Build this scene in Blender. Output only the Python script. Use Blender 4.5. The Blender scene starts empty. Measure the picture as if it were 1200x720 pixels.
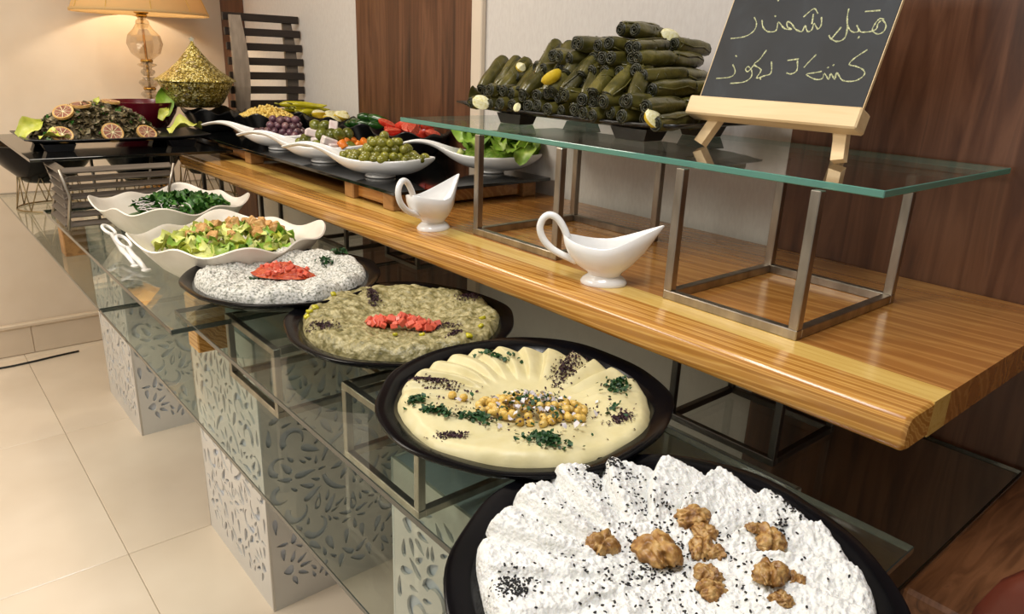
import bpy, bmesh, math, random
import numpy as np
from mathutils import Matrix, Vector, Euler

SC = bpy.context.scene
COL = SC.collection
random.seed(7)
RNG = np.random.default_rng(7)
PI = math.pi

# ------------------------------------------------------------------ camera
cam_d = bpy.data.cameras.new('camera'); cam = bpy.data.objects.new('camera', cam_d); COL.objects.link(cam)
cam_d.sensor_width = 36.0; cam_d.lens = 25.74; cam_d.clip_start = 0.02
cam.matrix_world = Matrix(((0.76518, 0.17977, -0.61821, 0.0), (-0.64281, 0.26715, -0.71794, 0.0),
                           (0.03609, 0.94674, 0.31997, 1.55), (0, 0, 0, 1)))
SC.camera = cam
# ------------------------------------------------------------------ world, lights, exposure
wd = bpy.data.worlds.new('world'); SC.world = wd; wd.use_nodes = True
wd.node_tree.nodes['Background'].inputs[0].default_value = (1.0, 0.95, 0.88, 1)
wd.node_tree.nodes['Background'].inputs[1].default_value = 0.42
def area(name, loc, sx, sy, watts, col, aim=None):
    d = bpy.data.lights.new(name, 'AREA'); d.shape = 'RECTANGLE'; d.size = sx; d.size_y = sy; d.energy = watts; d.color = col
    o = bpy.data.objects.new(name, d); COL.objects.link(o); o.location = loc
    if aim:
        o.rotation_euler = (Vector(aim) - Vector(loc)).to_track_quat('-Z', 'Y').to_euler()
    return o
area('ceiling_panel_light', (0.35, 0.5, 2.72), 0.6, 0.6, 18, (0.95, 0.97, 1.0))
area('ceiling_panel_light', (0.55, 2.3, 2.72), 0.6, 0.6, 16, (1.0, 0.91, 0.78))
area('ceiling_panel_light', (-1.5, 1.9, 2.72), 1.2, 1.2, 68, (1.0, 0.93, 0.82))
area('ceiling_panel_light', (-1.1, 3.4, 2.72), 0.6, 0.6, 16, (1.0, 0.90, 0.76))
def spot(loc, watts, col, ang, r=0.04):
    d = bpy.data.lights.new('ceiling_downlight', 'SPOT'); d.energy = watts; d.color = col; d.spot_size = math.radians(ang); d.spot_blend = 0.6
    d.shadow_soft_size = r
    o = bpy.data.objects.new('ceiling_downlight', d); COL.objects.link(o); o.location = loc
spot((0.45, 3.75, 2.72), 24, (1.0, 0.84, 0.62), 80)
spot((0.7, 0.75, 2.72), 17, (1.0, 0.96, 0.9), 85)
SC.view_settings.view_transform = 'Standard'; SC.view_settings.look = 'None'
SC.view_settings.exposure = -0.05; SC.view_settings.gamma = 1.0; SC.view_settings.use_curve_mapping = False
SC.cycles.transparent_max_bounces = 24

# ------------------------------------------------------------------ helpers
def hx(s):
    s = s.lstrip('#'); v = [int(s[i:i + 2], 16) / 255 for i in (0, 2, 4)]
    return tuple((c / 12.92 if c <= .04045 else ((c + .055) / 1.055) ** 2.4) for c in v) + (1,)

def M(name, cols, scale=6, rough=.5, metal=0, bump=0, bscale=60, detail=3, kind='noise', stretch=(1, 1, 1), dist=0,
      rnd=0, coat=0, sss=0, spec=None, bkind='noise', emit=None):
    m = bpy.data.materials.new(name); m.use_nodes = True
    nt = m.node_tree; N = nt.nodes; L = nt.links; b = N['Principled BSDF']
    if isinstance(cols, str): cols = [(0, cols)]
    b.inputs['Roughness'].default_value = rough; b.inputs['Metallic'].default_value = metal
    if coat: b.inputs['Coat Weight'].default_value = coat; b.inputs['Coat Roughness'].default_value = .12
    if sss:
        b.inputs['Subsurface Weight'].default_value = sss; b.inputs['Subsurface Radius'].default_value = (.01, .008, .005)
        b.inputs['Subsurface Scale'].default_value = .5
    if spec is not None: b.inputs['Specular IOR Level'].default_value = spec
    tc = N.new('ShaderNodeTexCoord'); mp = N.new('ShaderNodeMapping'); mp.inputs['Scale'].default_value = stretch
    L.new(tc.outputs['Object'], mp.inputs[0])
    if len(cols) == 1:
        b.inputs['Base Color'].default_value = hx(cols[0][1])
    else:
        if kind == 'voronoi':
            t = N.new('ShaderNodeTexVoronoi'); t.inputs['Scale'].default_value = scale
            sep = N.new('ShaderNodeSeparateColor'); L.new(t.outputs['Color'], sep.inputs[0]); fac = sep.outputs[0]
        elif kind == 'wave':
            t = N.new('ShaderNodeTexWave'); t.inputs['Scale'].default_value = scale; t.inputs['Distortion'].default_value = dist
            t.inputs['Detail'].default_value = detail; t.inputs['Detail Scale'].default_value = 1.2; t.bands_direction = 'DIAGONAL'; fac = t.outputs['Fac']
        else:
            t = N.new('ShaderNodeTexNoise'); t.inputs['Scale'].default_value = scale; t.inputs['Detail'].default_value = detail
            t.inputs['Distortion'].default_value = dist; fac = t.outputs['Fac']
        src = mp.outputs[0]
        if rnd:
            oi = N.new('ShaderNodeObjectInfo'); mu = N.new('ShaderNodeMath'); mu.operation = 'MULTIPLY'; mu.inputs[1].default_value = 37.0
            L.new(oi.outputs['Random'], mu.inputs[0]); ad = N.new('ShaderNodeVectorMath'); ad.operation = 'ADD'
            L.new(src, ad.inputs[0]); L.new(mu.outputs[0], ad.inputs[1]); src = ad.outputs[0]
        L.new(src, t.inputs['Vector'])
        r = N.new('ShaderNodeValToRGB'); els = r.color_ramp.elements
        els[0].position, els[0].color = cols[0][0], hx(cols[0][1]); els[1].position, els[1].color = cols[-1][0], hx(cols[-1][1])
        for p, c in cols[1:-1]:
            e = els.new(p); e.color = hx(c)
        L.new(fac, r.inputs[0]); out = r.outputs[0]
        if rnd:
            hs = N.new('ShaderNodeHueSaturation'); mr = N.new('ShaderNodeMapRange'); mr.inputs[3].default_value = 1 - rnd; mr.inputs[4].default_value = 1 + rnd
            L.new(oi.outputs['Random'], mr.inputs[0]); L.new(mr.outputs[0], hs.inputs['Value']); L.new(out, hs.inputs['Color']); out = hs.outputs[0]
        L.new(out, b.inputs['Base Color'])
    if bump:
        t2 = N.new('ShaderNodeTexVoronoi' if bkind == 'voronoi' else 'ShaderNodeTexNoise'); t2.inputs['Scale'].default_value = bscale
        if bkind != 'voronoi': t2.inputs['Detail'].default_value = 3
        L.new(mp.outputs[0], t2.inputs['Vector'])
        bp = N.new('ShaderNodeBump'); bp.inputs['Strength'].default_value = bump; bp.inputs['Distance'].default_value = .004
        L.new(t2.outputs['Distance' if bkind == 'voronoi' else 'Fac'], bp.inputs['Height']); L.new(bp.outputs[0], b.inputs['Normal'])
    if emit:
        b.inputs['Emission Color'].default_value = hx(emit[0]); b.inputs['Emission Strength'].default_value = emit[1]
    return m

def glass_mat(name, tint, refl=1.0, f0=.05, rough=.015, body=0.0, bodycol='#6f8f86'):
    """thin sheet glass: tinted see-through plus a Schlick mirror term worked out from the surface normal"""
    m = bpy.data.materials.new(name); m.use_nodes = True; nt = m.node_tree; N = nt.nodes; L = nt.links
    N.remove(N['Principled BSDF']); out = N['Material Output']
    tr = N.new('ShaderNodeBsdfTransparent'); tr.inputs[0].default_value = hx(tint)
    gl = N.new('ShaderNodeBsdfGlossy'); gl.inputs['Roughness'].default_value = rough; gl.inputs[0].default_value = (1, 1, 1, 1)
    df = N.new('ShaderNodeBsdfDiffuse'); df.inputs[0].default_value = hx(bodycol)
    mb = N.new('ShaderNodeMixShader'); mb.inputs[0].default_value = body; L.new(tr.outputs[0], mb.inputs[1]); L.new(df.outputs[0], mb.inputs[2])
    g = N.new('ShaderNodeNewGeometry'); dot = N.new('ShaderNodeVectorMath'); dot.operation = 'DOT_PRODUCT'
    L.new(g.outputs['Incoming'], dot.inputs[0]); L.new(g.outputs['Normal'], dot.inputs[1])
    def ma(op, a, bb):
        n = N.new('ShaderNodeMath'); n.operation = op
        for i, v in enumerate((a, bb)):
            if v is None: continue
            if isinstance(v, (int, float)): n.inputs[i].default_value = v
            else: L.new(v, n.inputs[i])
        return n.outputs[0]
    c = ma('ABSOLUTE', dot.outputs['Value'], None); o = ma('SUBTRACT', 1.0, c); p = ma('POWER', o, 5.0)
    f = ma('MULTIPLY_ADD', p, 1 - f0); bpy_n = f.node; bpy_n.inputs[2].default_value = f0
    f = ma('MULTIPLY', f, refl)
    mx = N.new('ShaderNodeMixShader'); L.new(f, mx.inputs[0]); L.new(mb.outputs[0], mx.inputs[1]); L.new(gl.outputs[0], mx.inputs[2])
    L.new(mx.outputs[0], out.inputs[0])
    return m

def tag(o, label=None, cat=None, group=None, kind=None):
    for k, v in (('label', label), ('category', cat), ('group', group), ('kind', kind)):
        if v: o[k] = v
    return o

def T(name, label, cat, loc=(0, 0, 0), rz=0, group=None, rot=None):
    o = bpy.data.objects.new(name, None); COL.objects.link(o); o.empty_display_size = .02
    o.location = loc; o.rotation_euler = rot if rot else (0, 0, rz)
    return tag(o, label, cat, group)

def ob(name, me, parent=None, loc=None, rot=None, scale=None, label=None, cat=None, group=None, kind=None):
    o = bpy.data.objects.new(name, me); COL.objects.link(o)
    if parent: o.parent = parent
    if loc is not None: o.location = loc
    if rot is not None: o.rotation_euler = rot
    if scale is not None: o.scale = (scale,) * 3 if isinstance(scale, (int, float)) else scale
    return tag(o, label, cat, group, kind)

def dup(root, loc, rot=None, label=None, group=None, scale=None):
    r = root.copy(); COL.objects.link(r); r.location = loc
    if rot is not None: r.rotation_euler = rot
    if scale is not None: r.scale = (scale,) * 3
    if label: r['label'] = label
    if group: r['group'] = group
    for ch in list(root.children):
        c = ch.copy(); COL.objects.link(c); c.parent = r
        for g in list(ch.children):
            d = g.copy(); COL.objects.link(d); d.parent = c
    return r

class MB:
    def __init__(s): s.v = []; s.f = []; s.mi = []
    def add(s, V, F, mi=0):
        n = len(s.v); s.v.extend([tuple(map(float, p)) for p in V])
        for f in F: s.f.append(tuple(i + n for i in f)); s.mi.append(mi)
        return s
    def box(s, x0, x1, y0, y1, z0, z1, c=0, mi=0):
        bm = bmesh.new()
        if c <= 0:
            V = [(x, y, z) for x in (x0, x1) for y in (y0, y1) for z in (z0, z1)]
            F = [(0, 1, 3, 2), (4, 6, 7, 5), (0, 4, 5, 1), (2, 3, 7, 6), (0, 2, 6, 4), (1, 5, 7, 3)]
            bm.free(); return s.add(V, F, mi)
        for x, sx in ((x0, 1), (x1, -1)):
            for y, sy in ((y0, 1), (y1, -1)):
                for z, sz in ((z0, 1), (z1, -1)):
                    bm.verts.new((x, y + sy * c, z + sz * c)); bm.verts.new((x + sx * c, y, z + sz * c)); bm.verts.new((x + sx * c, y + sy * c, z))
        bmesh.ops.convex_hull(bm, input=bm.verts[:])
        bmesh.ops.dissolve_limit(bm, angle_limit=.01, verts=bm.verts[:], edges=bm.edges[:])
        bm.verts.index_update()
        s.add([v.co[:] for v in bm.verts], [[v.index for v in f.verts] for f in bm.faces], mi); bm.free(); return s
    def loft(s, rings, cap0=True, cap1=True, mi=0, closed=True):
        n = len(rings[0]); V = [p for r in rings for p in r]; F = []
        for i in range(len(rings) - 1):
            for j in range(n if closed else n - 1):
                k = (j + 1) % n; F.append((i * n + j, i * n + k, (i + 1) * n + k, (i + 1) * n + j))
        if cap0: F.append(tuple(range(n))[::-1])
        if cap1: F.append(tuple((len(rings) - 1) * n + j for j in range(n)))
        return s.add(V, F, mi)
    def lathe(s, prof, n=32, cx=0, cy=0, mi=0, cap0=True, cap1=True):
        return s.loft([[(cx + r * math.cos(2 * PI * j / n), cy + r * math.sin(2 * PI * j / n), z) for j in range(n)] for r, z in prof], cap0, cap1, mi)
    def tube(s, pts, rad, n=8, closed=False, mi=0, flat=1.0):
        P = [Vector(p) for p in pts]; R = rad if isinstance(rad, (list, tuple)) else [rad] * len(P); rings = []; up = None
        for i, p in enumerate(P):
            if closed: t = P[(i + 1) % len(P)] - P[i - 1]
            else: t = P[min(i + 1, len(P) - 1)] - P[max(i - 1, 0)]
            t.normalize()
            if up is None: up = Vector((0, 0, 1)) if abs(t.z) < .9 else Vector((1, 0, 0))
            a = t.cross(up)
            if a.length < 1e-5: a = t.cross(Vector((0, 1, .1)))
            a.normalize(); up = a.cross(t)
            rings.append([tuple(p + (a * math.cos(2 * PI * j / n) + up * math.sin(2 * PI * j / n) * flat) * R[i]) for j in range(n)])
        if closed: rings.append(rings[0])
        return s.loft(rings, not closed, not closed, mi)
    def mesh(s, name, mats, smooth=False):
        me = bpy.data.meshes.new(name); me.from_pydata(s.v, [], s.f)
        for m in (mats if isinstance(mats, (list, tuple)) else [mats]): me.materials.append(m)
        if any(s.mi): me.polygons.foreach_set('material_index', s.mi)
        if smooth: me.polygons.foreach_set('use_smooth', [True] * len(me.polygons))
        bm = bmesh.new(); bm.from_mesh(me); bmesh.ops.recalc_face_normals(bm, faces=bm.faces[:]); bm.to_mesh(me); bm.free()
        me.update(); return me
    def ob(s, name, mats, parent=None, smooth=False, **kw):
        return ob(name, s.mesh(name, mats, smooth), parent, **kw)

def smooth_angle(o, deg=40):
    me = o.data; me.polygons.foreach_set('use_smooth', [True] * len(me.polygons))
    try: me.set_sharp_from_angle(angle=math.radians(deg))
    except Exception: pass
    return o

def npmesh(name, V, F, mats, smooth=True, mi=None):
    me = bpy.data.meshes.new(name); me.from_pydata(np.asarray(V).tolist(), [], np.asarray(F).tolist() if not isinstance(F, list) else F)
    for m in (mats if isinstance(mats, (list, tuple)) else [mats]): me.materials.append(m)
    if mi is not None: me.polygons.foreach_set('material_index', mi)
    if smooth: me.polygons.foreach_set('use_smooth', [True] * len(me.polygons))
    me.update(); return me

def _h(ix, iy, sd):
    n = np.sin(ix * 127.1 + iy * 311.7 + sd * 74.7) * 43758.5453
    return n - np.floor(n)
def vnoise(x, y, sd=0):
    ix, iy = np.floor(x), np.floor(y); fx, fy = x - ix, y - iy; fx = fx * fx * (3 - 2 * fx); fy = fy * fy * (3 - 2 * fy)
    a, b, c, d = _h(ix, iy, sd), _h(ix + 1, iy, sd), _h(ix, iy + 1, sd), _h(ix + 1, iy + 1, sd)
    return a + (b - a) * fx + (c - a) * fy + (a - b - c + d) * fx * fy
def fbm(x, y, sd=0, o=3):
    t = 0; a = .5; 
    for k in range(o): t = t + a * vnoise(x * 2 ** k, y * 2 ** k, sd + k); a *= .5
    return t
def rotm(rx, ry, rz):
    return np.array(Euler((rx, ry, rz)).to_matrix())
def scatter(name, base, items, mat, **kw):
    """one joined mesh out of many copies of a tiny base shape: items = (pos, rot, scale)"""
    bv, bf = np.array(base[0], float), base[1]; V = []; F = []; n = 0
    for p, r, s in items:
        V.append((bv * s) @ rotm(*r).T + np.array(p)); F.extend([[i + n for i in f] for f in bf]); n += len(bv)
    return npmesh(name, np.concatenate(V), F, mat, **kw)
def ico(sub=1, sc=(1, 1, 1), jit=0, seed=0):
    bm = bmesh.new(); bmesh.ops.create_icosphere(bm, subdivisions=sub, radius=1); r = random.Random(seed)
    V = [tuple(c * s * (1 + r.uniform(-jit, jit)) for c, s in zip(v.co, sc)) for v in bm.verts]; bm.verts.index_update()
    F = [tuple(v.index for v in f.verts) for f in bm.faces]; bm.free(); return V, F
# ------------------------------------------------------------------ materials
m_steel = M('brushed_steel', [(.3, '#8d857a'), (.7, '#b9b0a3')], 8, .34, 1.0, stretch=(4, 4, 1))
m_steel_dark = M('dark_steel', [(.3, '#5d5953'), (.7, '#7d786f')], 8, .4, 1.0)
m_glass = glass_mat('clear_sheet_glass', '#f3f7f4', f0=.055, body=.012, bodycol='#a8b4ae')
m_edge = glass_mat('green_glass_edge', '#3c5a50', f0=.06, rough=.1, body=.55, bodycol='#3f6358')
m_edge_dark = glass_mat('dark_glass_edge', '#26352f', f0=.08, rough=.08, body=.5, bodycol='#3a453f')
m_edge_pale = glass_mat('pale_glass_edge', '#5e9a8a', f0=.06, rough=.08, body=.55, bodycol='#6fae9d')
m_black_glass = M('black_glass', '#0b0c0c', rough=.07, spec=.7)
m_black = M('black_melamine', [(.35, '#070709'), (.75, '#0b0b0f')], 14, .18, bump=.12, bscale=14, spec=.12)
m_black_tray = M('black_tray_plastic', [(.4, '#111113'), (.8, '#1d1c1d')], 30, .3, bump=.1, bscale=90)
m_white = M('white_porcelain', '#f1f0ee', rough=.14, coat=.4)
m_cream = M('cream_melamine', [(.3, '#e6ddd0'), (.7, '#efe8dd')], 20, .3)
m_wall = M('cream_plaster', [(.3, '#dccbb6'), (.7, '#e4d5c2')], 5, .8, bump=.12, bscale=18)
m_paper = M('pale_woven_wallpaper', [(.3, '#d2ccc7'), (.7, '#dad5d0')], 140, .75, bump=.1, bscale=260, stretch=(1, 1, .35))
m_panel = M('walnut_veneer', [(.25, '#321b10'), (.45, '#573420'), (.6, '#6d4730'), (.78, '#45281a')], 3.2, .38, stretch=(2.5, 7, .55), dist=1.2, detail=6)
m_tile = M('glossy_cream_tile', [(.3, '#dccdb9'), (.7, '#e8dbc9')], 2.5, .16, bump=.03, bscale=6)
m_grout = M('tile_grout', [(.3, '#a89a86'), (.7, '#b8ab98')], 40, .8)
m_ceil = M('ceiling_paint', '#d8d2c8', rough=.9)
m_base = M('tile_baseboard', [(.3, '#d0bfa9'), (.7, '#dac9b4')], 4, .3)
m_pine_front = M('orange_pine', [(.15, '#ad7632'), (.45, '#c99345'), (.65, '#d9aa5c'), (.9, '#c28b42')], 30, .26, stretch=(1, .045, 1.4), dist=5, detail=3, coat=.35, kind='wave')
m_pine_pale = M('pale_sapwood', [(.25, '#c99e4a'), (.6, '#ddb968'), (.8, '#cfa652')], 8, .26, stretch=(12, .6, 12), dist=.8, detail=4, coat=.35)
m_pine_rear = M('brown_pine', [(.1, '#9c652e'), (.45, '#ae773a'), (.65, '#bb8646'), (.9, '#a66f35')], 9, .22, stretch=(1.2, .10, 1.2), dist=9, detail=4, coat=.4, kind='wave')
m_block = M('old_pine_block', [(.25, '#7d5730'), (.6, '#a87c49'), (.8, '#8a6236')], 9, .55, stretch=(4, 1, 5), dist=1.0)
m_walnut_table = M('brown_table_wood', [(.2, '#43281a'), (.45, '#6f482c'), (.65, '#85593a'), (.85, '#573624')], 6, .5, stretch=(1.0, 9, 6), dist=1.4, detail=6, spec=.3)
m_mdf = M('white_carved_board', [(.3, '#cfccc6'), (.7, '#dad7d1')], 5, .5)
m_mdf_in = M('pale_blue_grey_recess', '#c6ccd6', rough=.6)
m_chalkboard = M('chalkboard', [(.35, '#14171a'), (.55, '#1f2328'), (.78, '#3c4248')], 5, .6, detail=5, dist=1.5)
m_chalk = M('yellow_chalk', [(.42, '#8f926f'), (.6, '#cbcca0')], scale=300, rough=.95)
m_birch = M('pale_birch', [(.25, '#d8b684'), (.6, '#e8cda0'), (.85, '#d9ba8a')], 6, .5, stretch=(6, .6, 6), dist=.6)
m_brass = M('brass', '#b58d45', rough=.25, metal=1)
m_wire = M('gold_wire', '#9d8a66', rough=.35, metal=1)
m_crystal = glass_mat('cut_crystal', '#e8e2d8', f0=.16, rough=.03, body=.10, bodycol='#cfc8bd')
m_shade = bpy.data.materials.new('lamp_shade_fabric'); m_shade.use_nodes = True
_n = m_shade.node_tree.nodes; _l = m_shade.node_tree.links; _n.remove(_n['Principled BSDF'])
_d = _n.new('ShaderNodeBsdfDiffuse'); _d.inputs[0].default_value = hx('#dcbf8c'); _t = _n.new('ShaderNodeBsdfTranslucent'); _t.inputs[0].default_value = hx('#d9b57c')
_x = _n.new('ShaderNodeMixShader'); _x.inputs[0].default_value = .35; _l.new(_d.outputs[0], _x.inputs[1]); _l.new(_t.outputs[0], _x.inputs[2]); _l.new(_x.outputs[0], _n['Material Output'].inputs[0])
m_gold = M('gold_glitter', [(.15, '#6b5a20'), (.45, '#a8943e'), (.7, '#cbb860'), (.92, '#f4ecb4')], 170, .32, .75, kind='voronoi', bump=1.0, bscale=150, bkind='voronoi')
m_red = M('dark_red_lacquer', '#5e0f1d', rough=.2, coat=.3)
m_leaf = M('lettuce_green', [(.25, '#5c8a22'), (.5, '#86ad38'), (.75, '#b9cc68')], 20, .38, detail=4, rnd=.2)
m_leaf_pale = M('pale_lettuce', [(.25, '#a9b94e'), (.5, '#cdd27a'), (.75, '#e0e2a6')], 25, .4, rnd=.15)
m_leaf_yel = M('yellow_lettuce', [(.25, '#9aa534'), (.5, '#bdc24e'), (.75, '#d6d888')], 30, .4, rnd=.12)
m_leaf_dark = M('dark_salad_green', [(.25, '#1b3d12'), (.5, '#2f5f1d'), (.75, '#4d7d2c')], 30, .4, rnd=.3)
m_parsley = M('chopped_parsley', [(.3, '#0d2c0e'), (.7, '#1f5420')], 200, .5)
m_vine = M('stuffed_vine_leaf', [(.2, '#2b2a10'), (.42, '#46421a'), (.62, '#5f5828'), (.85, '#3a3714')], 30, .3, bump=.5, bscale=55, detail=4, rnd=.3, coat=.25)
m_vine_end = M('vine_leaf_end', [(.3, '#16170a'), (.6, '#2b2b10'), (.8, '#43401c')], 110, .42, bump=.7, bscale=120, rnd=.2)
m_lemon_rind = M('lemon_rind', [(.3, '#d9b51c'), (.7, '#e9cc3e')], 60, .4, bump=.15, bscale=300)
m_lemon = M('lemon_flesh', [(.3, '#d8cf86'), (.55, '#ebe6bd'), (.8, '#f5f2da')], 120, .3, rnd=.06)
m_blood_rind = M('orange_rind', [(.3, '#c2914a'), (.7, '#d6b478')], 60, .4)
m_blood = M('stained_citrus_flesh', [(.25, '#63352a'), (.5, '#94604f'), (.75, '#c29a84')], 130, .3, rnd=.1)
m_olive = M('green_olive', [(.25, '#5a5812'), (.5, '#7f7e24'), (.75, '#9c9743')], 30, .2, rnd=.3, coat=.4)
m_olive_p = M('purple_olive', [(.25, '#3a2230'), (.5, '#5b3a47'), (.75, '#8a6a62')], 30, .24, rnd=.4, coat=.3)
m_turnip = M('pickled_turnip', [(.3, '#d9c3c2'), (.6, '#ece4df'), (.8, '#f4f0ec')], 40, .3, rnd=.08)
m_carrot = M('pickled_carrot', [(.3, '#cf6614'), (.7, '#e88a2c')], 40, .3, rnd=.12)
m_gherkin = M('pickled_gherkin', [(.25, '#3c3f0c'), (.5, '#5a5e18'), (.75, '#767a2a')], 40, .25, rnd=.2)
m_corn = M('sweetcorn', [(.3, '#e0b94e'), (.7, '#f1d984')], 60, .3)
m_pepper = M('yellow_pepper', [(.3, '#a89f12'), (.7, '#c6bd2a')], 30, .22, rnd=.15, coat=.3)
m_jalap = M('green_chilli', [(.3, '#123410'), (.7, '#2c5c1d')], 30, .2, rnd=.25, coat=.4)
m_tomato = M('tomato_red', [(.25, '#b3271c'), (.5, '#d6432f'), (.75, '#e5735a')], 50, .25, rnd=.15, coat=.3)
m_tomcube = M('diced_tomato', [(.25, '#b5382a'), (.5, '#d85a44'), (.75, '#e88a6e')], 160, .3, rnd=.2)
m_tomsauce = M('chopped_tomato_mash', [(.25, '#86240f'), (.5, '#b54020'), (.75, '#d0703e')], 150, .25, bump=.8, bscale=200)
m_crouton = M('toasted_crouton', [(.25, '#a8763c'), (.5, '#c99a5c'), (.75, '#dcbd88')], 80, .7, bump=.6, bscale=200, rnd=.15)
m_walnut = M('walnut_kernel', [(.25, '#5e3c19'), (.42, '#8c6230'), (.58, '#b08a50'), (.75, '#cdae7a')], 110, .42, bump=.3, bscale=260, rnd=.1)
m_chick = M('chickpea', [(.3, '#c99f3c'), (.7, '#dec070')], 60, .35, rnd=.15)
m_sumac = M('ground_sumac', [(.3, '#1d0710'), (.7, '#3c1222')], 200, .7)
m_seed = M('black_seed', '#0b0a0c', rough=.5)
m_cheese = M('white_curd_cheese', [(.3, '#dfdfda'), (.6, '#ecece9')], 90, .55, bump=.9, bscale=190, detail=3, sss=.12)
m_hummus = M('smooth_hummus', [(.3, '#cfc493'), (.7, '#d8cea2')], 40, .42, bump=.08, bscale=120, sss=.1)
m_mutab = M('aubergine_mash', [(.25, '#4a4522'), (.4, '#7d7549'), (.52, '#9a9065'), (.66, '#b5ab80'), (.78, '#968032')], 75, .34, bump=1.0, bscale=110, detail=4)
m_laban = M('yoghurt_with_herbs', [(.33, '#6a6d60'), (.43, '#a9a99f'), (.52, '#cfcdc5'), (.7, '#e2e0da')], 210, .5, bump=.7, bscale=130, detail=3)
m_fishmix = M('chopped_herb_salad', [(.25, '#1f1a10'), (.45, '#463c26'), (.6, '#6b5d40'), (.8, '#9a8b6e')], 70, .5, bump=1.0, bscale=90)
m_flake = M('herb_flake', [(.3, '#25210f'), (.45, '#544c2c'), (.56, '#857858'), (.7, '#b5a78e')], 60, .5)
m_onion = M('shredded_onion', [(.3, '#c9bfc4'), (.7, '#e6e0de')], 50, .4)
m_slat_dark = M('dark_slat_wood', [(.3, '#1d1511'), (.7, '#2e221b')], 10, .4, stretch=(1, 6, 6))
m_slat_grey = M('grey_slat_wood', [(.3, '#4d443c'), (.7, '#6a5f54')], 10, .45, stretch=(1, 6, 6))
m_slat_lamplit = M('lamplit_grey_slat_wood', [(.3, '#8a7c6e'), (.7, '#a39484')], 10, .45, stretch=(6, 6, 1))  # lamp light on the stand's left post, put into a paler wood colour
m_cable = M('black_cable', '#161616', rough=.5)
m_leather = M('reddish_brown_leather', [(.3, '#43190f'), (.7, '#5a2618')], 12, .4)
m_lampin = M('white_lining', '#efe6d4', rough=.8)

# ------------------------------------------------------------------ setting
XW, YF, ZC = 1.555, 4.33, 2.78
floor = MB().box(-3.0, XW, -2.0, YF, -.03, -.003).ob('floor', m_grout, kind='structure')
tile_me = MB().box(-.4988, .4988, -.4988, .4988, -.015, 0, .0015).mesh('tile', m_tile)
for i in range(-3, 2):
    for j in range(-2, 5):
        x0, y0 = .37 + i * 1.0, 2.27 + (j - 2) * .995
        cx, cy = x0 + .5, y0 + .5
        sx = min(x0 + 1, XW) - max(x0, -3); sy = min(y0 + .995, YF) - max(y0, -2)
        if sx < .05 or sy < .05: continue
        cx = (min(x0 + 1, XW) + max(x0, -3)) / 2; cy = (min(y0 + .995, YF) + max(y0, -2)) / 2
        t = ob('tile', tile_me, floor, (cx, cy, 0)); t.scale = (sx / 1.0, sy / 1.0, 1)
MB().box(-3.0, XW + .1, YF, YF + .1, -.03, ZC).ob('wall_back', m_wall, kind='structure')
wr = MB().box(XW, XW + .1, -2.0, YF, -.03, ZC).ob('wall_right', m_paper, kind='structure')
MB().box(-3.0, XW + .1, -2.0, YF + .1, ZC, ZC + .05).ob('ceiling', m_ceil, kind='structure')
for y0, y1, d in ((4.02, 4.325, .012), (2.045, 2.815, .014), (-.66, .868, .012)):
    MB().box(XW - d, XW - .0005, y0, y1, 0, ZC - .002, .002).ob('wood_panel', m_panel, wr)
MB().box(XW - .02, XW - .0005, 1.985, 2.04, 0, ZC - .002, .003).ob('corner_strip', m_wall, wr)
bb = MB().box(-3.0, XW - .02, YF - .014, YF, 0, .15).ob('baseboard_back', m_base, kind='structure')
for k in range(-5, 3):
    x0, x1 = max(-3, .42 + k * .6), min(XW - .02, .42 + (k + 1) * .6)
    if x1 - x0 > .03: MB().box(x0 + .0015, x1 - .0015, YF - .020, YF - .012, .004, .148, .002).ob('skirting_tile', m_base, bb)
MB().box(-3.0, XW - .02, YF - .032, YF, .148, .172, .006).ob('trim_1', m_base, kind='structure')
# cable on the floor along the back wall
pts = [(-.6 + .1 * k, 4.20 - .02 * math.sin(k * .9) - .002 * k, .006) for k in range(13)]
tag(MB().tube(pts, .005, 6).ob('power_cable', m_cable, smooth=True), 'thin black power cable lying on the tiles by the far wall', 'cable')

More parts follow.
